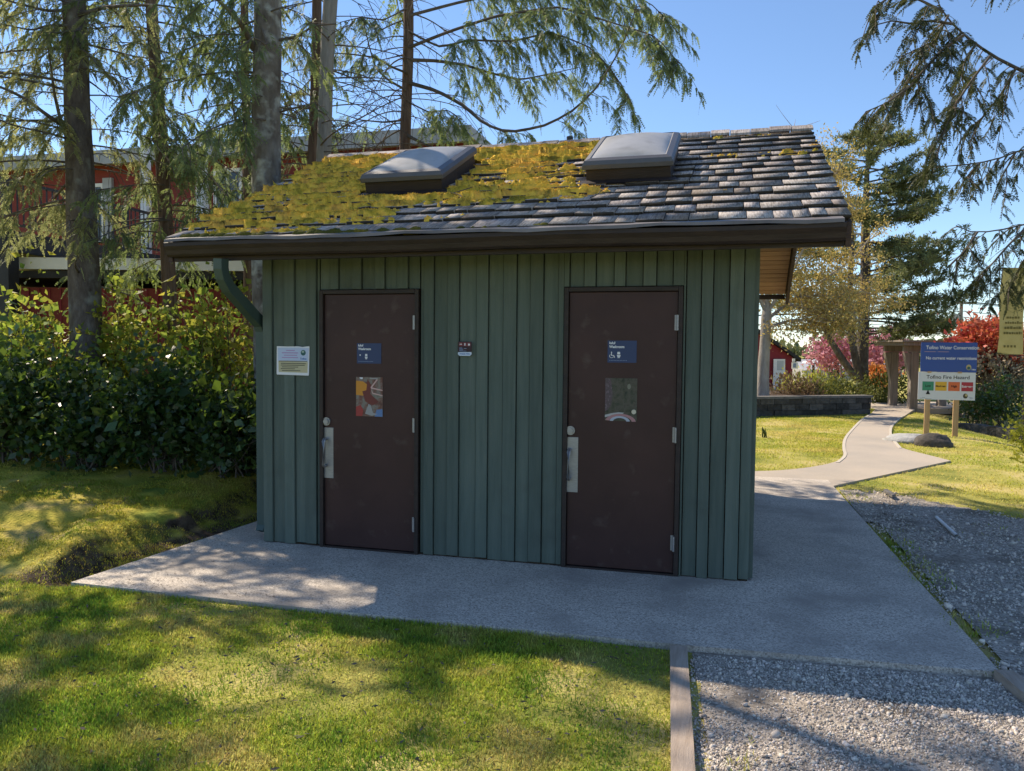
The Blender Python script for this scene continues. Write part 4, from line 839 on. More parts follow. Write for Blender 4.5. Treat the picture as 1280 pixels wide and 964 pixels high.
# cedar just outside the right edge: its limbs reach into the picture
T8 = Tree('cedar_tree', 'dark drooping cedar limbs reaching in from the right edge of the sky', at(1530, 430, 6.6), at(1535, 0, 6.6), .19, .15, 9, MT['barkred'], None)
dT = 6.5
RL = [([(1530, 170), (1400, 140), (1330, 112), (1280, 90), (1240, 70), (1205, 44), (1180, 20), (1168, -8)], .03, 16, 6.2), ([(1205, 44), (1180, 60), (1160, 82), (1138, 108), (1110, 128), (1082, 140)], .012, 30, 5.9), ([(1190, 30), (1165, 26), (1140, 30), (1115, 26), (1092, 32)], .011, 30, 5.8), ([(1238, 70), (1215, 100), (1195, 130), (1180, 165), (1170, 200)], .010, 24, 6.1), ([(1270, 86), (1250, 120), (1225, 150), (1212, 180)], .010, 20, 6.3),
      ([(1530, 230), (1400, 190), (1320, 180), (1280, 186), (1245, 200), (1210, 206), (1165, 209)], .016, 15, 6.4), ([(1530, 300), (1380, 270), (1300, 276), (1250, 288), (1215, 292), (1195, 282)], .016, 18, 6.0), ([(1290, 278), (1262, 305), (1240, 330), (1222, 352)], .010, 26, 5.9), ([(1330, 270), (1300, 300), (1276, 330), (1262, 362)], .010, 26, 6.1), ([(1400, 60), (1330, 10), (1280, -20), (1230, -40)], .02, 14, 6.4), ([(1220, 55), (1200, 85), (1205, 110), (1192, 128)], .009, 26, 6.3), ([(1185, 20), (1170, 50), (1150, 60), (1128, 70)], .009, 32, 6.0), ([(1270, 190), (1250, 225), (1240, 250)], .008, 12, 6.4), ([(1225, 204), (1205, 225), (1200, 240)], .008, 20, 6.2), ([(1330, 110), (1300, 140), (1282, 170)], .01, 20, 6.0), ([(1222, 290), (1205, 315), (1188, 332)], .008, 26, 5.9), ([(1180, 15), (1150, 0), (1120, -8), (1090, 10)], .011, 26, 5.8), ([(1160, 70), (1140, 90), (1150, 110), (1165, 130)], .008, 30, 6.1)]
for k, (pts, r, dn, dp) in enumerate(RL):
    T8.add(resample([at(x, y, dp+.04*i*(-1)**k) for i, (x, y) in enumerate(pts)], 18), r, .004, dens=dn*.9, tl=.2, droop=.35, hang=.35, start=.3 if pts[0][0] > 1500 else .06, taper=.2, m=11, lw=.008, fat=.3, sec=dn*.55, sl=(.14, .42), skw=dict(tl=.15, lw=.0075, m=10, dens=34))
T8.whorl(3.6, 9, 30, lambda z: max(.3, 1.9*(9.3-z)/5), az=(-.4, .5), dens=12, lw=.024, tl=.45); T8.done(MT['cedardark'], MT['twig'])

# ------------------------------------------------------------------ shrubs on the bank
def shrub(name, label, c, rad, ncl, per, ln, wd, leaf, group=None, size=.16, stem=MT['twig'], nst=12, cat='shrub', sr=.010, **kw):
    g = gz(c); t = thing(name, label, cat, (c[0], c[1], g), group); nb = NPB()
    C = clumps(nb, c, rad, ncl, per, ln, wd, size, **kw); nb.build('foliage', leaf, t)
    b = NPB(); stems(b, (c[0], c[1], g-.02), C, sr, nst, min(rad[0], rad[1])*.4); b.build('stems', stem, t, True); return t
SG = 'dark glossy shrubs along the bank'
for px, dp, top, rx, lab in ((10, 8.4, 1.66, .95, 'dark glossy leafy shrub cut by the left picture edge'), (112, 8.3, 1.28, .9, 'dark glossy leafy shrub hiding the foot of the spruce trunk'), (205, 8.3, 1.5, .8, 'dark glossy leafy shrub below the slim leaning trunk'), (290, 8.2, 1.16, .72, 'dark glossy leafy shrub pressed against the hut wall')):
    p = at(px, 520, dp); g = gz(p); c = (p[0], p[1], (g+top)/2+.02)
    shrub('evergreen_shrub', lab, c, (rx, .62, (top-g)/2+.02), 165, 26, .076, .05, MT['salal'], SG, .12, shell=.35, up=.2, nst=40)
BG = 'yellow-green bushes behind the dark shrubs'
for px, dp, top, rx, lab in ((15, 9.6, 2.35, 1.0, 'yellow-green leafy bush at left edge below the deck'), (150, 9.7, 2.32, .8, 'yellow-green leafy bush between the spruce and the slim trunk'), (265, 9.4, 2.4, .78, 'bright yellow-green bush between slim trunk and hut')):
    p = at(px, 470, dp); g = gz(p); c = (p[0], p[1], (g+top)/2+.15)
    shrub('deciduous_bush', lab, c, (rx, .6, (top-g)/2-.1), 170, 12, .08, .054, MT['berry'], BG, .14, shell=.2, up=.1, nst=60)
# ------------------------------------------------------------------ red lodge with deck, left
fY = 13.5
A = onY(20, 205, fY); zt = onY(290, 185, fY)[2]; zb = onY(290, 196, fY)[2]
lod = thing('red_lodge', 'two-storey red building with grey roof edge behind the conifers', 'building', (-16, fY+4, -.03))
b = MB(); b.box(-30, -5.5, fY, fY+9, -.03, zb-.02); b.build('wall', MT['redwall'], lod)
b = MB(); b.box(-30.4, -5.1, fY-.5, fY+9.5, zb-.02, zt); rf = b.build('roof', MT['greyroof'], lod)
b = MB(); b.box(-30.4, -5.1, fY-.54, fY-.502, zb-.12, zt+.03); b.build('roof_fascia', MT['greytrim'], rf)
for (x0, y0, x1, y1) in ((112, 234, 128, 300), (250, 232, 258, 268), (272, 215, 300, 262)):
    a_, c_ = onY(x0, y1, fY), onY(x1, y0, fY); fr_ = MB()
    for q in ((a_[0]-.09, a_[0], a_[2], c_[2]), (c_[0], c_[0]+.09, a_[2], c_[2]), (a_[0]-.09, c_[0]+.09, c_[2], c_[2]+.1), (a_[0]-.09, c_[0]+.09, a_[2]-.1, a_[2]), ((a_[0]+c_[0])/2-.03, (a_[0]+c_[0])/2+.03, a_[2], c_[2])): fr_.box(q[0], q[1], fY-.06, fY-.003, q[2], q[3])
    w_ = fr_.build('window', MT['white'], lod); g_ = MB(); g_.box(a_[0], c_[0], fY-.03, fY-.004, a_[2], c_[2]); g_.build('pane', MT['glass'], w_)
for x0, x1, y0, y1 in ((129, 139, 222, 300),):
    a_, c_ = onY(x0, y1, fY-.1), onY(x1, y0, fY-.1); b = MB(); b.box(a_[0], c_[0], fY-.1, fY-.005, a_[2], c_[2]); b.build('corner_trim', MT['greytrim'], lod)
for px_ in (182, 253):
    p_ = onY(px_, 250, 11.0); b = MB(); b.box(p_[0]-.09, p_[0]+.09, 10.92, 11.1, 0, zb-.03); b.build('post', MT['white'], lod)
DK = at(8, 287, 12.5); dz = DK[2]; dx = DK[0]
deck = thing('raised_deck', 'dark raised deck with black railing at upper left', 'deck', (dx-2, 9, -.03))
b = MB(); b.box(dx-4.5, dx, DK[1], fY-.6, dz-.06, dz); b.build('deck_floor', MT['darkwood'], deck)
b = MB(); b.box(dx-.06, dx+.02, DK[1]-.04, fY-.6, dz-.34, dz-.062); b.box(dx-4.5, dx-.062, DK[1]-.04, DK[1]+.04, dz-.34, dz-.062); b.build('beam', MT['darkwood'], deck)
for (x, y) in ((dx-.1, DK[1]+.12), (dx-.1, DK[1]+3.4), (dx-.1, DK[1]+6.6), (dx-2.4, DK[1]+.12)):
    b = MB(); b.box(x-.1, x+.1, y-.1, y+.1, -.05, dz-.35); b.build('post', MT['darkwood'], deck)
rh = at(8, 223, 12.5)[2]
b = MB(); b.box(dx-.05, dx+.03, DK[1], fY-.65, rh-.04, rh); b.box(dx-.03, dx+.0, DK[1], fY-.65, dz+.08, dz+.12)
y = DK[1]+.1
while y < fY-.7: b.box(dx-.022, dx-.004, y, y+.018, dz+.121, rh-.041); y += .115
y = 0
b.box(dx-4.5, dx-.06, DK[1]-.0, DK[1]+.05, rh-.04, rh)
while y < 4.3: b.box(dx-.2-y, dx-.182-y, DK[1]+.01, DK[1]+.03, dz+.002, rh-.041); y += .115
for y in (DK[1], DK[1]+2.6, DK[1]+5.2): b.box(dx-.06, dx+.035, y-.045, y+.045, dz+.002, rh+.02)
b.build('railing', MT['black'], deck)
q0, q1 = at(-60, 336, 13.2), at(345, 336, 13.2); dq = (q1-q0)*np.array([1, 1, 0]); back = np.array([-dq[1], dq[0], 0])/np.linalg.norm(dq)*2.2; zq = q0[2]
shd = thing('red_annex', 'low red outbuilding with flat white-edged roof behind the bushes', 'outbuilding', (*(q0[:2]+dq[:2]/2), 0))
b = MB(); b.obox([q0[0], q0[1], -.05], dq, back, [0, 0, zq-.25]); b.build('wall', MT['redwall'], shd)
fw = -back/2.2
b = MB(); b.obox(np.array([q0[0], q0[1], zq-.16])+fw*.25, dq, back*1.2, [0, 0, .12]); rf = b.build('roof', MT['darkwood'], shd)
b = MB(); b.obox(np.array([q0[0], q0[1], zq-.02])+fw*.30, dq, back*.022, [0, 0, .17]); b.obox(np.array([q0[0], q0[1], zq+.152])+fw*.30, dq, back*1.22, [0, 0, .02]); b.build('roof_edge', MT['white'], rf)
b = MB(); 
for k in range(30): b.obox(np.array([q0[0], q0[1], .0])+dq*(k/30)+fw*.004, dq*.004, fw*.015, [0, 0, zq-.32])
b.build('wall_seams', MT['maroon'], shd)

# ------------------------------------------------------------------ the park behind, right
pl0, pl1 = np.array([-2.6, 11.9]), np.array([4.87, 16.76]); dv = (pl1-pl0)/np.linalg.norm(pl1-pl0); nv = np.array([-dv[1], dv[0]]); LP = np.linalg.norm(pl1-pl0)
t = thing('planter_wall', 'low dark stone-block planter wall behind the lawn', 'planter', (*((pl0+pl1)/2), 0))
b = MB(); zc = [-.06, .12, .28, .42]
for r in range(3):
    u = -(r % 2)*.2
    while u < LP:
        u0, u1 = max(u, 0), min(u+.42, LP); j = random.uniform(0, .03)
        if u1-u0 > .05: b.obox((*(pl0+dv*(u0+.006)-nv*j), zc[r]+.004), (*(dv*(u1-u0-.012)), 0), (*(nv*(.3+j)), 0), (0, 0, zc[r+1]-zc[r]-.008))
        u += .42
    v = 0
    while v < 3.2:
        b.obox((*(pl1+nv*(.31+v)-dv*.3), zc[r]+.004), (*(dv*(.3+random.uniform(-.02, .0))), 0), (*(nv*.41), 0), (0, 0, zc[r+1]-zc[r]-.008)); v += .42
b.build('stone_blocks', MT['block'], t)
b = MB(); 
u = 0
while u < LP: b.obox((*(pl0+dv*(u+.004)-nv*.03), .424), (*(dv*.55), 0), (*(nv*.36), 0), (0, 0, .06)); u += .56
b.build('cap_stones', MT['capstone'], t)
b = MB(); b.obox((*(pl0+nv*.31), 0), (*(dv*(LP-.31)), 0), (*(nv*3.2), 0), (0, 0, .42)); b.build('soil_bed', MT['mulch'], t)
def at0(px, py, dp, z=None):
    p = at(px, py, dp); return p if z is None else np.array([p[0], p[1], z])
shrub('low_shrub', 'rusty twiggy low shrub at the foot of the pale trunk', at(993, 492, 22.3), (.75, .5, .42), 120, 16, .10, .035, MT['rust'], None, .12, up=.8, low=-.4)
shrub('juniper_shrub', 'spreading green juniper at the right end of the planter', at(1045, 490, 22.6), (1.15, .6, .4), 170, 18, .11, .03, MT['juniper'], None, .12, up=.5, low=-.4)
shrub('low_shrub', 'small yellowish shrub behind the juniper and rusty shrub', at(1012, 482, 24.0), (.9, .5, .4), 90, 16, .10, .035, MT['hedge'], None, .14, up=.6, low=-.4)
shrub('dark_shrub', 'dark evergreen shrub between juniper and timber shelter', at(1108, 488, 25.5), (.95, .7, .55), 120, 16, .11, .05, MT['juniper'], None, .15)
shrub('orange_shrub', 'small orange-leaved shrub left of the timber shelter', at(1098, 470, 28), (.6, .5, .35), 70, 14, .11, .07, MT['orangeleaf'], None, .12)
shrub('cherry_tree', 'pink blossoming cherry tree left of the timber shelter roof', at(1106, 444, 32), (.95, .8, .85), 110, 22, .14, .11, MT['cherry'], None, .2, cat='tree', nst=16, sr=.03)
shrub('cherry_tree', 'pink blossoming cherry tree seen through the pine trunk forks', at(1046, 440, 34), (1.2, .8, .8), 110, 20, .14, .11, MT['cherry'], None, .2, cat='tree', nst=16, sr=.03)
# pale-trunked maple with ochre spring growth
mp = Tree('maple_tree', 'pale-trunked maple with ochre spring buds beside the roof gable', at(954, 490, 21), at(957, 395, 21), .16, .13, 3.4, MT['barkpale'], None, flare=1.35, cat='tree')
mb = NPB()
MLs = [[(957, 405), (950, 350), (945, 290), (960, 230)], [(957, 395), (985, 350), (1010, 300), (1035, 250), (1050, 205)], [(958, 400), (990, 375), (1030, 350), (1070, 320), (1085, 300)], [(975, 365), (1000, 300), (1010, 250), (1015, 205)], [(1000, 370), (1040, 370), (1080, 365), (1105, 372)], [(957, 410), (990, 400), (1030, 400), (1060, 405)], [(1010, 300), (1045, 290), (1065, 255)], [(957, 390), (930, 330), (915, 260)], [(957, 385), (975, 300), (985, 200), (992, 160)], [(985, 380), (1040, 395), (1085, 400)], [(985, 330), (1005, 270), (1040, 225)]]
CC = []
for k, pts in enumerate(MLs):
    p = resample([at(x, y, 21+.35*i*(-1)**k) for i, (x, y) in enumerate(pts)], 16); mp.br.add(*tube(p, np.linspace(.05, .010, 16), 6))
    for j in range(44):
        i0 = random.randint(3, 15); d = rdir(1)[0]+np.array([0, 0, .15]); l = random.uniform(.3, .95); tt = np.linspace(0, 1, 6)[:, None]
        q = p[i0]+d*l*tt+np.array([0, 0, .12])*l*tt**2; mp.br.add(*tube(q, np.linspace(.012, .004, 6), 4))
        if k < 8 or k > 8: CC += [q[2], q[3], q[4], q[5], q[5]]
CC = np.array(CC); kk = CC[:, 2] < 7.6; CC = CC[kk]
P = (CC[:, None]+rng.normal(0, .13, (len(CC), 12, 3))).reshape(-1, 3); n = len(P)
mp.fol.leaves(P, rdir(n)+[0, 0, -.3], rdir(n), rng.uniform(.05, .11, n), rng.uniform(.03, .055, n)); mp.done(MT['maple'], MT['barkpale'])
# shore pine
pn = Tree('pine_tree', 'big multi-stemmed pine with dark layered boughs behind the path', at(1078, 478, 26), at(1082, 300, 26), .2, .15, 9.2, MT['bark'], None, flare=1.3)
def tufts(nb, p, dens, start=.25, r=.2):
    L_ = np.linalg.norm(np.diff(p, axis=0), axis=1).sum(); n = int(L_*dens); d = np.linspace(0, 1, len(p)); tt = rng.uniform(start, 1.02, n)
    C = np.stack([np.interp(tt, d, p[:, i]) for i in range(3)], 1)+rng.normal(0, .11, (n, 3))*np.array([1, 1, .7]); k = 13
    D = rdir(n*k)+np.repeat(rdir(n)*.5+np.array([0, 0, .35]), k, 0)
    nb.leaves(np.repeat(C, k, 0), D, rdir(n*k), r*rng.uniform(.6, 1.1, n*k), .032, 0)
for pts in ([(1070, 474), (1050, 445), (1035, 420), (1025, 390), (1030, 350)], [(1074, 474), (1064, 420), (1062, 360), (1066, 300), (1060, 240)]):
    p = resample([at(x, y, 25.6) for x, y in pts], 14); pn.br.add(*tube(p, np.linspace(.13, .05, 14), 9))
def prow(z): return float(np.interp(z, [1.6, 2.4, 3.4, 5.0, 6.6, 8.0, 9.2], [2.3, 3.0, 3.2, 2.8, 2.3, 1.7, .5]))
for k in range(88):
    z = 1.9+7.3*(k+random.uniform(-1.5, 2.5))/88; a = random.uniform(0, 2*math.pi) if k % 3 else random.gauss(-.15, .5)
    p = limb(z, pn.at(z), a, prow(z)*random.uniform(.7, 1.12), random.uniform(-.05, .32), random.uniform(.05, .25), random.uniform(.05, .4)); pn.br.add(*tube(p, np.linspace(.035, .008, len(p)), 5)); tufts(pn.fol, p, 12)
    for j in range(3):
        i0 = random.randint(4, 9); a2 = a+random.choice([-1, 1])*random.uniform(.5, 1); q = limb(0, p[i0], a2, prow(z)*random.uniform(.2, .42), .15, 0, .1, 8); pn.br.add(*tube(q, np.linspace(.014, .005, 8), 4)); tufts(pn.fol, q, 12, .2)
pn.done(MT['pine'], MT['bark'])
# maroon barn
bp = at(905, 470, 42); g = -.45
barn = thing('maroon_barn', 'maroon gabled building with a large white door behind the maple', 'building', (bp[0], bp[1]+3, g))
e1 = at(992, 446, 42); rg = at(935, 398, 42); u_ = AR*np.array([1, 1, 0]); u_ /= np.linalg.norm(u_); f_ = np.array([-u_[1], u_[0], 0]); 
def bpnt(px, py, off=0): p = at(px, py, 42); return p-f_*off
E1, RG = bpnt(991, 447), bpnt(930, 405); E0 = bpnt(869, 447); g1 = bpnt(991, 447); lo = lambda p: np.array([p[0], p[1], g])
b = MB(); b.prism([lo(E0), lo(E1), E1, RG, E0], f_*7); b.build('wall', MT['maroon'], barn)
b = MB(); b.prism([E1+u_*.35-[0, 0, .22]-f_*.3, RG-f_*.3+[0, 0, .01], RG+[0, 0, .2]-f_*.3, E1+u_*.35-[0, 0, .04]-f_*.3], f_*7.6); b.prism([E0-u_*.35-[0, 0, .22]-f_*.3, E0-u_*.35-[0, 0, .04]-f_*.3, RG+[0, 0, .2]-f_*.3, RG-f_*.3+[0, 0, .01]], f_*7.6); b.build('roof', MT['darkwood'], barn)
b = MB(); d0, d1 = bpnt(966, 480), bpnt(981, 449); b.prism([lo(d0), lo(bpnt(981, 480)), np.array([d1[0], d1[1], d1[2]]), np.array([d0[0], d0[1], d1[2]])], -f_*.06); dr = b.build('door', MT['white'], barn)
b = MB(); d0, d1 = bpnt(968, 463), bpnt(979, 451); b.prism([np.array([d0[0], d0[1], d0[2]])-f_*.062, np.array([d1[0], d1[1], d0[2]])-f_*.062, d1-f_*.062, np.array([d0[0], d0[1], d1[2]])-f_*.062], -f_*.02); b.build('door_pane', plain('pale_door_glass', (.42, .46, .48), .2), dr)
t = thing('wall_sign', 'small white framed sign right of the maroon building', 'sign', at(994, 459, 40))
p = Panel(at(989.5, 461, 40), u_, (0, 0, 1)); p.rect('sign_frame', 0, .32, 0, .33, MT['white'], 0, t, .04); p.rect('sign_frame', 0.02, .16, .36, .52, MT['white'], 0, t, .04); p.rect('sign_panel', .06, .22, .06, .28, slate, .0405, t, .004)
b = MB(); b.obox(at(997, 466, 40)-[0, 0, 1.4], u_*.16, f_*.16, (0, 0, 1.45)); b.build('sign_post', MT['grepost'], t)
# pale house far behind
hp = at(1050, 470, 52); house = thing('grey_house', 'pale grey low house far behind the pine trunk', 'house', lo(hp))
def hh(px, py): return at(px, py, 52)
b = MB(); b.prism([lo(hh(1008, 475)), lo(hh(1128, 475)), hh(1128, 462), hh(1008, 462)], f_*5); b.build('wall', plain('beige_render', (.42, .4, .37)), house)
b = MB(); b.prism([hh(1004, 463), hh(1132, 463), hh(1122, 452)+f_*2.5, hh(1014, 452)+f_*2.5], f_*.5+np.array([0, 0, .1])); b.build('roof', MT['greyroof'], house)
for (px, top, wx, lab) in ((1017, 452, 1.0, 'slim black patio post with flat pale top, left one'), (1046, 455, .8, 'slim black patio post with flat pale top, right one')):
    q = at(px, top, 36); t = thing('patio_heater', lab, 'patio heater', (q[0], q[1], -.45), 'patio heaters behind the planter')
    b = MB(); b.cyl((q[0], q[1], -.3), (q[0], q[1], q[2]-.06), .06, 12); b.build('pole', MT['black'], t)
    b = MB(); b.cyl((q[0], q[1], -.45), (q[0], q[1], -.28), .2, 16); b.build('base', MT['black'], t)
    V, F = tube([(q[0], q[1], q[2]-.07), (q[0], q[1], q[2]), (q[0], q[1], q[2]+.06)], [wx*.5, wx*.45, .04], 20); np_obj('reflector', V, F, MT['white'], t, True)
# timber shelter
sh0 = np.array([6.45, 19.17]); t = thing('timber_shelter', 'weathered timber shelter with flared posts and thick flat roof', 'shelter', (7.1, 19.9, gz((7, 20))))
zr_ = at(1134, 431, 22.4)[2]; sx = np.array([1., .18, 0]); sx /= np.linalg.norm(sx); sy = np.array([-sx[1], sx[0], 0])
SO = np.array([6.40, 19.25, 0])
b = MB(); b.obox([*(SO-sx*.42-sy*.35)[:2], zr_-.02], sx*2.4, sy*2.3, [0, 0, .10]); b.obox([*(SO-sx*.50-sy*.43)[:2], zr_+.082], sx*2.56, sy*2.46, [0, 0, .05]); b.build('roof', MT['grepost'], t)
b = MB()
for yy in (0, 1.45): b.obox([*(SO-sx*.3+sy*(yy-.07))[:2], zr_-.20], sx*2.1, sy*.14, [0, 0, .178])
b.build('beam', MT['grepost'], t)
for xx, yy in ((0, 0), (0, 1.45), (1.45, 0), (1.45, 1.45)):
    o = SO+sx*xx+sy*yy; zg = gz(o)-.05; s_ = -1 if xx == 0 else 1
    b = MB(); b.obox([*(o-sx*.11-sy*.11)[:2], zg], sx*.22, sy*.22, [0, 0, zr_-.204-zg]); zm = zr_-.204
    b.prism([o+sx*(.112*s_)-sy*.09+[0, 0, zm-.85], o+sx*(.30*s_)-sy*.09+[0, 0, zm-.02], o+sx*(.112*s_)-sy*.09+[0, 0, zm-.02]], sy*.18); b.build('post', MT['grepost'], t, bevel=.012)
# information sign on two posts
s0, s1 = at(1149, 499, 15.75), at(1219, 500, 15.45); rt = (s1-s0)*np.array([1, 1, 0]); sw = np.linalg.norm(rt); rt /= sw; up = np.array([0, 0, 1.])
top = at(1150, 428, 15.75)[2]; bot = s0[2]; hgt_ = top-bot
t = thing('information_sign', 'blue and white water conservation and fire hazard sign on two timber posts', 'sign', (*((s0+s1)/2)[:2], gz(s0)))
p = Panel((s0[0], s0[1], bot), rt, up)
mid = hgt_*.485
p.rect('fire_hazard_panel', -.03, sw-.01, 0, mid-.004, plain('sign_white', (.66, .68, .71), .4, .4), 0, t, .02)
p.rect('water_panel', 0, sw, mid, hgt_, plain('sign_blue', (.035, .085, .33), .4, .4), 0, t, .022)
p.text('sign_lettering', 'Tofino Water Conservation', .098, sw*.09, hgt_-.135, wht, .0225, t, 'LEFT', .84, .0012)
p.text('sign_lettering', 'No current water restrictions', .086, sw*.09, hgt_-.34, wht, .0225, t, 'LEFT', .86, .0012)
p.lines('pink_underline', [(sw*.06, sw*.27, hgt_-.19, hgt_-.183), (sw*.3, sw*.5, hgt_-.19, hgt_-.183)], MT['print_pink'], .0225, t)
p.poly('town_emblem', disc(sw*.86, mid+.10, .045, 18, .055), plain('print_gold', (.5, .42, .2)), .0225, t, .002); p.poly('town_emblem_base', disc(sw*.86, mid+.085, .03, 14, .03), teal, .025, t, .001); p.text('town_wordmark', 'Tofino', .035, sw*.91, mid+.045, wht, .0225, t, 'LEFT', .8, .001)
p.text('hazard_title', 'Tofino Fire Hazard', .098, sw*.5, mid-.135, blk, .0205, t, 'CENTER', 1.02, .0012)
for k, (nm, c, tc_) in enumerate((('Low', (.06, .27, .16), blk), ('Moderate', (.72, .42, .05), blk), ('High', (.68, .16, .06), blk), ('Extreme', (.42, .045, .06), wht))):
    a0 = sw*(.045+.233*k); a1 = a0+sw*.205
    pn_ = p.rect('hazard_level', a0, a1, mid-.375, mid-.195, plain('level_'+nm.lower(), c, .5), .0205, t, .002)
    p.text('level_lettering', nm, .06 if k != 1 else .05, (a0+a1)/2, mid-.30, tc_, .023, t, 'CENTER', .95, .0016)
p.poly('pointer_arrow', [(sw*.11, mid-.45), (sw*.19, mid-.45), (sw*.15, mid-.36)], blk, .024, t, .002)
p.poly('town_emblem', disc(sw*.82, .085, .042, 18, .05), plain('print_dark_olive', (.09, .08, .05)), .0205, t, .002); p.poly('town_emblem_top', disc(sw*.835, .1, .022, 12, .025), MT['print_gold'], .023, t, .001); p.text('town_wordmark', 'Tofino', .035, sw*.88, .04, slate, .0205, t, 'LEFT', .8, .0006)
p.lines('contour_line', [(sw*.01, sw*.05, .02, .026), (sw*.05, sw*.1, .035, .04), (sw*.1, sw*.22, .012, .017)], teal, .0205, t)
for a in (.155, .67):
    c = p.p(sw*a, 0, -.055); zg = gz(c)-.1; b = MB(); b.obox([*(c-rt*.05)[:2], zg], rt*.10, p.n*.05, [0, 0, top-.02-zg]); b.build('post', MT['tanpost'], t, bevel=.006)
for a in (.13, .67): p.rect('bracket', sw*a, sw*(a+.07), mid-.02, mid+.012, MT['tanpost'], .0225, t, .01)
# banner on a dark lamp post
bo = at(1259, 445, 13.6); bt = at(1250, 336, 13.6)[2]; bw = .44
t = thing('banner_post', 'dark post carrying a khaki cloth banner at the right edge', 'banner', (*at(1286, 440, 13.6)[:2], -.3))
q = at(1286, 440, 13.6); b = MB(); b.cyl((q[0], q[1], -.4), (q[0], q[1], 4.6), .06, 14); b.build('post', MT['black'], t)
rt = AR*np.array([1, 1, 0]); rt /= np.linalg.norm(rt); rt = rt*.99
bl = at(1247.5, 443, 13.6); p = Panel((bl[0], bl[1], bl[2]), rt, up)
b = MB()
n = 14; V = []
for k in range(n+1):
    v = (bt-bl[2])*k/n
    for j in range(5): V.append(p.p(bw*j/4+.035*k/n-.02, v, .03*math.sin(k*.5+j*.4)))
F = [(5*k+j, 5*k+j+1, 5*k+j+6, 5*k+j+5) for k in range(n) for j in range(4)]
bn = np_obj('banner_cloth', V, F, MT['khaki'], t, True)
for v in (0.02, bt-bl[2]): b.cyl(p.p(-.02, v, .0), p.p(bw+.14, v, .0), .012, 8)
b.build('banner_arm', MT['black'], t)
rws = []
for r, (v, a0, a1) in enumerate(((.62, .10, .34), (.53, .08, .38), (.44, .07, .38), (.35, .06, .38))):
    x = a0
    while x < a1: w_ = random.uniform(.02, .05); rws.append((x, min(x+w_, a1), v, v+.035+random.uniform(-.006, .012))); x += w_+.009
for x in (.07, .13, .19, .25): rws.append((x, x+.035, .12, .16))
p.lines('banner_print', rws, MT['khakid'], .036, t); 
m = MB()
for k in range(5):
    pr_ = [(.06+.32*i_/9, .74+.07*k+.02*math.sin(i_*1.1+k)) for i_ in range(10)]
    for (x0, y0), (x1, y1) in zip(pr_[:-1], pr_[1:]): m.prism([p.p(x0, y0, .036), p.p(x1, y1, .036), p.p(x1, y1+.008, .036), p.p(x0, y0+.008, .036)], p.n*.001)
m.build('banner_waves', plain('khaki_print_light', (.22, .19, .07)), t)
# red-leaved shrub, pale flowering shrub, low kerb wall, hedge
shrub('red_leaved_tree', 'large coral-red leaved shrub behind the banner', at(1236, 442, 21), (1.05, .9, .85), 260, 24, .13, .07, MT['redleaf'], None, .15, shell=.6, low=-.3, nst=16, sr=.02)
shrub('flowering_shrub', 'bronze shrub with pale drooping leaf clusters below the red one', at(1240, 478, 20.2), (.95, .7, .78), 230, 20, .11, .06, MT['paleleaf'], None, .13, shell=.6)
shrub('dark_shrub', 'small dark green shrub low behind the sign post', at(1221, 508, 19), (.45, .4, .34), 70, 18, .08, .04, MT['salal'], None, .1)
shrub('dark_shrub', 'dark green shrub in shade under the banner', at(1262, 500, 18.5), (.6, .5, .5), 90, 18, .08, .045, MT['salal'], None, .12)
shrub('clipped_hedge', 'bright yellow-green hedge cut by the right edge', at(1425, 552, 8.8), (1.12, .9, .60), 480, 26, .05, .034, MT['hedge'], None, .085, shell=.7, low=-.95, cat='hedge')
k0, k1 = at(1195, 516, 18.2), at(1290, 536, 16.6); b = MB(); dk = (k1-k0)*np.array([1, 1, 0]); zk = gz(k0)
t = thing('kerb_wall', 'low dark stone kerb wall under the red shrub', 'wall', (*((k0+k1)/2)[:2], zk))
b = MB()
for k in range(9): b.obox([*(k0+dk*(k/9))[:2], min(gz(k0), gz(k1))-.1], dk*.108, np.array([-dk[1], dk[0], 0])/np.linalg.norm(dk)*.3, [0, 0, .42+random.uniform(-.015, .015)])
b.build('kerb_blocks', MT['block'], t)
# utility pole with transformer and wires
up_ = at(1201, 400, 60); zt_ = at(1201, 378, 60)[2]
t = thing('utility_pole', 'grey utility pole with crossarm and transformer far behind the sign', 'utility pole', (up_[0], up_[1], -.4))
b = MB(); V, F = tube([(up_[0], up_[1], -.4), (up_[0], up_[1], zt_+.1)], [.17, .12], 10); b.add(V, [tuple(f) for f in F]); b.build('pole', MT['barkgrey'], t)
b = MB(); b.obox(np.array([up_[0], up_[1], zt_-.15])-u_*.95-f_*.2, u_*1.9, f_*.12, [0, 0, .13]); b.build('crossarm', MT['barkgrey'], t)
b = MB(); c = np.array([up_[0], up_[1], zt_-1.75])-u_*.36; b.cyl(c, c+[0, 0, .85], .25, 14); b.build('transformer', MT['greytrim'], t)
for k, (off, dz_) in enumerate(((.85, .0), (.35, .0), (-.5, 0), (.1, -.7), (.1, -1.15))):
    c = np.array([up_[0], up_[1], zt_+dz_+.02])+u_*off; tt = np.linspace(0, 1, 14)[:, None]
    P = np.concatenate([c-u_*40*(1-tt)+np.array([0, 0, -.9])*4*(tt*(1-tt))-np.array([0, 0, .8])*(1-tt), c+u_*36*tt[1:]+np.array([0, 0, -.9])*4*(tt[1:]*(1-tt[1:]))])
    V, F = tube(P, .022, 4); o = np_obj('overhead_wire', V, F, MT['black']); tag(o, 'thin black overhead wire strung from the utility pole', 'wire', 'overhead wires of the utility pole')
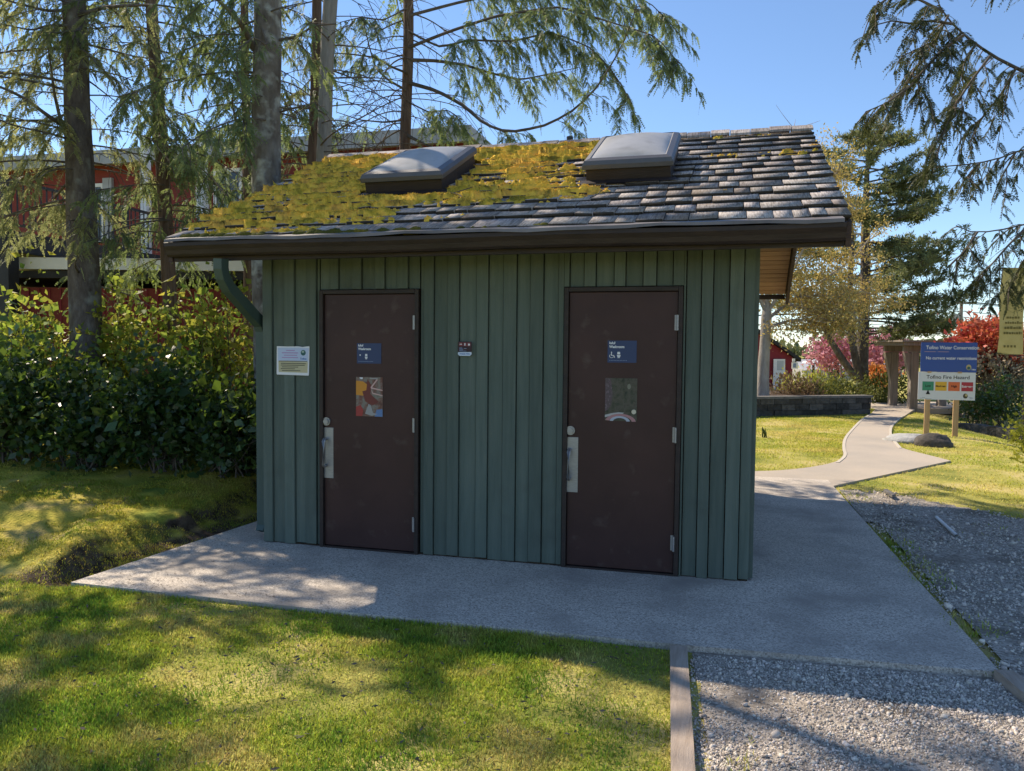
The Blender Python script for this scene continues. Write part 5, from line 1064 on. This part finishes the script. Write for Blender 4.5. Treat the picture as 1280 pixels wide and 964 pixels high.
# boulders, pipe
def rock(label, c, r, m, seed):
    n = 22; a1, a2 = np.meshgrid(np.linspace(0, 2*np.pi, n, endpoint=False), np.linspace(.03, np.pi-.03, 14))
    d = np.stack([np.sin(a2)*np.cos(a1), np.sin(a2)*np.sin(a1), np.cos(a2)], -1); q = 1+.5*(fbm(d[..., 0]*1.6+seed, d[..., 1]*1.6+d[..., 2]*1.3, seed)-.5)+.16*(fbm(d[..., 0]*5+seed, d[..., 1]*5+d[..., 2]*4, seed)-.5)
    V = d*q[..., None]*np.array(r)+np.array(c); i_ = np.arange(13)[:, None]*n; j = np.arange(n)[None]; jn = (j+1) % n
    tag(np_obj('boulder', V.reshape(-1, 3), np.stack([i_+j, i_+n+j, i_+n+jn, i_+jn], -1).reshape(-1, 4), m, None, True), label, 'boulder')
c = at(1138, 561, 14.6); rock('flat pale grey boulder beside the path', (c[0], c[1], gz(c)+.03), (.48, .42, .12), MT['rockpale'], 3)
c = at(1166, 569, 14.0); rock('rounded dark boulder right of the pale one', (c[0], c[1], gz(c)+.04), (.30, .24, .18), MT['rockdark'], 8)
def grd(px, py, z): d = at(px, py, 1)-CAM; return CAM+d*(z-CAM[2])/d[2]
b = MB(); b.tube([grd(1171, 647, .0), grd(1183, 658, .015), grd(1196, 670, .01)], [.016]*3, 10); tag(b.build('plastic_pipe', MT['white'], None, True), 'thin white plastic pipe lying on the gravel', 'pipe')
g0, g1 = grd(1104, 615, .02), grd(1115, 622, .02); b = MB(); b.obox(g0, (g1-g0), [.05, .06, 0], [0, 0, .03]); tag(b.build('concrete_scrap', MT['capstone']), 'small grey concrete scrap on the sunny end of the gravel', 'scrap')
c = grd(955, 545, 0); b = MB()
for dx_, dz_, hx in ((0, 0, .05), (.02, .01, -.03), (-.03, 0, .02), (.05, -.02, -.06)): b.tube([(c[0]+dx_, c[1], -.04), (c[0]+dx_+hx*.4, c[1]+dz_, .07), (c[0]+dx_+hx-.03, c[1]+dz_*2, .15+dz_*3)], [.012, .018, .004], 6)
tag(b.build('weed_stalk', MT['juniper'], None, True), 'small dark weed stalk standing on the sunny left lawn', 'weed')
# seated person behind the planter
def figure():
    g = np.array([*at(976, 478, 27)[:2], -.52]); sd = u_; fr_ = -f_*.45+u_*.9; fr_ /= np.linalg.norm(fr_); lt = np.array([-fr_[1], fr_[0], 0])
    def q(f, l, z): return g+fr_*f+lt*l+np.array([0, 0, z])
    t = thing('person', 'seated person in a brown jacket beyond the planter shrubs', 'person', g)
    vs = [(q(0, 0, .50), .15), (q(.02, 0, .72), .155), (q(.08, 0, .95), .17), (q(.12, 0, 1.06), .08), (q(.16, 0, 1.14), .06), (q(.2, 0, 1.24), .09), (q(.21, 0, 1.34), .085)]
    ed = [(0, 1), (1, 2), (2, 3), (3, 4), (4, 5), (5, 6)]
    for s in (-1, 1):
        n = len(vs); vs += [(q(.08, .19*s, .98), .075), (q(.12, .25*s, .72), .055), (q(.34, .16*s, .68), .042), (q(.42, .13*s, .68), .035)]; ed += [(2, n), (n, n+1), (n+1, n+2), (n+2, n+3)]
        n = len(vs); vs += [(q(.06, .1*s, .48), .1), (q(.44, .13*s, .50), .075), (q(.44, .13*s, .12), .05), (q(.55, .13*s, .05), .04)]; ed += [(0, n), (n, n+1), (n+1, n+2), (n+2, n+3)]
    me = bpy.data.meshes.new('person'); me.from_pydata([tuple(v-g) for v, _ in vs], ed, []); o = bpy.data.objects.new('person', me); col.objects.link(o)
    m = o.modifiers.new('skin', 'SKIN'); sk_ = me.skin_vertices[0].data
    for i_, (_, r) in enumerate(vs): sk_[i_].radius = (r, r)
    sk_[0].use_root = True; o.modifiers.new('sub', 'SUBSURF').levels = 1
    dg = bpy.context.evaluated_depsgraph_get(); m2 = bpy.data.meshes.new_from_object(o.evaluated_get(dg)); bpy.data.objects.remove(o)
    jk, skn, tr = plain('brown_jacket', (.17, .11, .065), .9), plain('skin', (.5, .3, .22), .5), plain('dark_trousers', (.03, .035, .05), .9)
    m2.materials.clear()
    for x in (jk, skn, tr): m2.materials.append(x)
    for f in m2.polygons:
        z = f.center[2]; dd = np.array(f.center)@fr_; f.material_index = 1 if z > 1.1 or (z > .6 and dd > .36) else (2 if z < .56 else 0)
    o = bpy.data.objects.new('body', m2); col.objects.link(o); o.parent = t
    rockhair = q(.19, 0, 1.33); n = 14; a1, a2 = np.meshgrid(np.linspace(0, 2*np.pi, n, endpoint=False), np.linspace(.05, 2.0, 8))
    V = np.stack([np.sin(a2)*np.cos(a1)*.105, np.sin(a2)*np.sin(a1)*.105, np.cos(a2)*.12], -1)-fr_*.025+rockhair; i_ = np.arange(7)[:, None]*n; j = np.arange(n)[None]; jn = (j+1) % n
    np_obj('hair', V.reshape(-1, 3), np.stack([i_+j, i_+n+j, i_+n+jn, i_+jn], -1).reshape(-1, 4), plain('auburn_hair', (.2, .1, .06), .7), t, True)
    t2 = thing('park_bench', 'plain timber bench under the seated person beyond the planter', 'bench', g)
    b = MB(); b.obox(q(-.25, -.7, .33), fr_*.42, lt*1.4, [0, 0, .05]); b.build('seat', MT['grepost'], t2)
    for s in (-.55, .5): b = MB(); b.obox(q(-.2, s, -.02), fr_*.3, lt*.07, [0, 0, .348]); b.build('leg', MT['grepost'], t2)
figure()
# far tree line closing the horizon
nb = NPB()
for a in np.linspace(-1.5, 1.3, 60):
    dd = 95+20*random.random(); x, y = CAM[0]+dd*math.sin(a+YAW), CAM[1]+dd*math.cos(a+YAW); hh_ = random.uniform(1.2, 2.6) if a > -.1 else random.uniform(3, 6)
    clumps(nb, (x, y, hh_*.45), (4, 2, hh_*.6), 40, 16, .8, .45, .6)
tag(nb.build('far_woods', MT['pine']), 'low dark line of far-off trees along the horizon', 'woods', None, 'stuff')
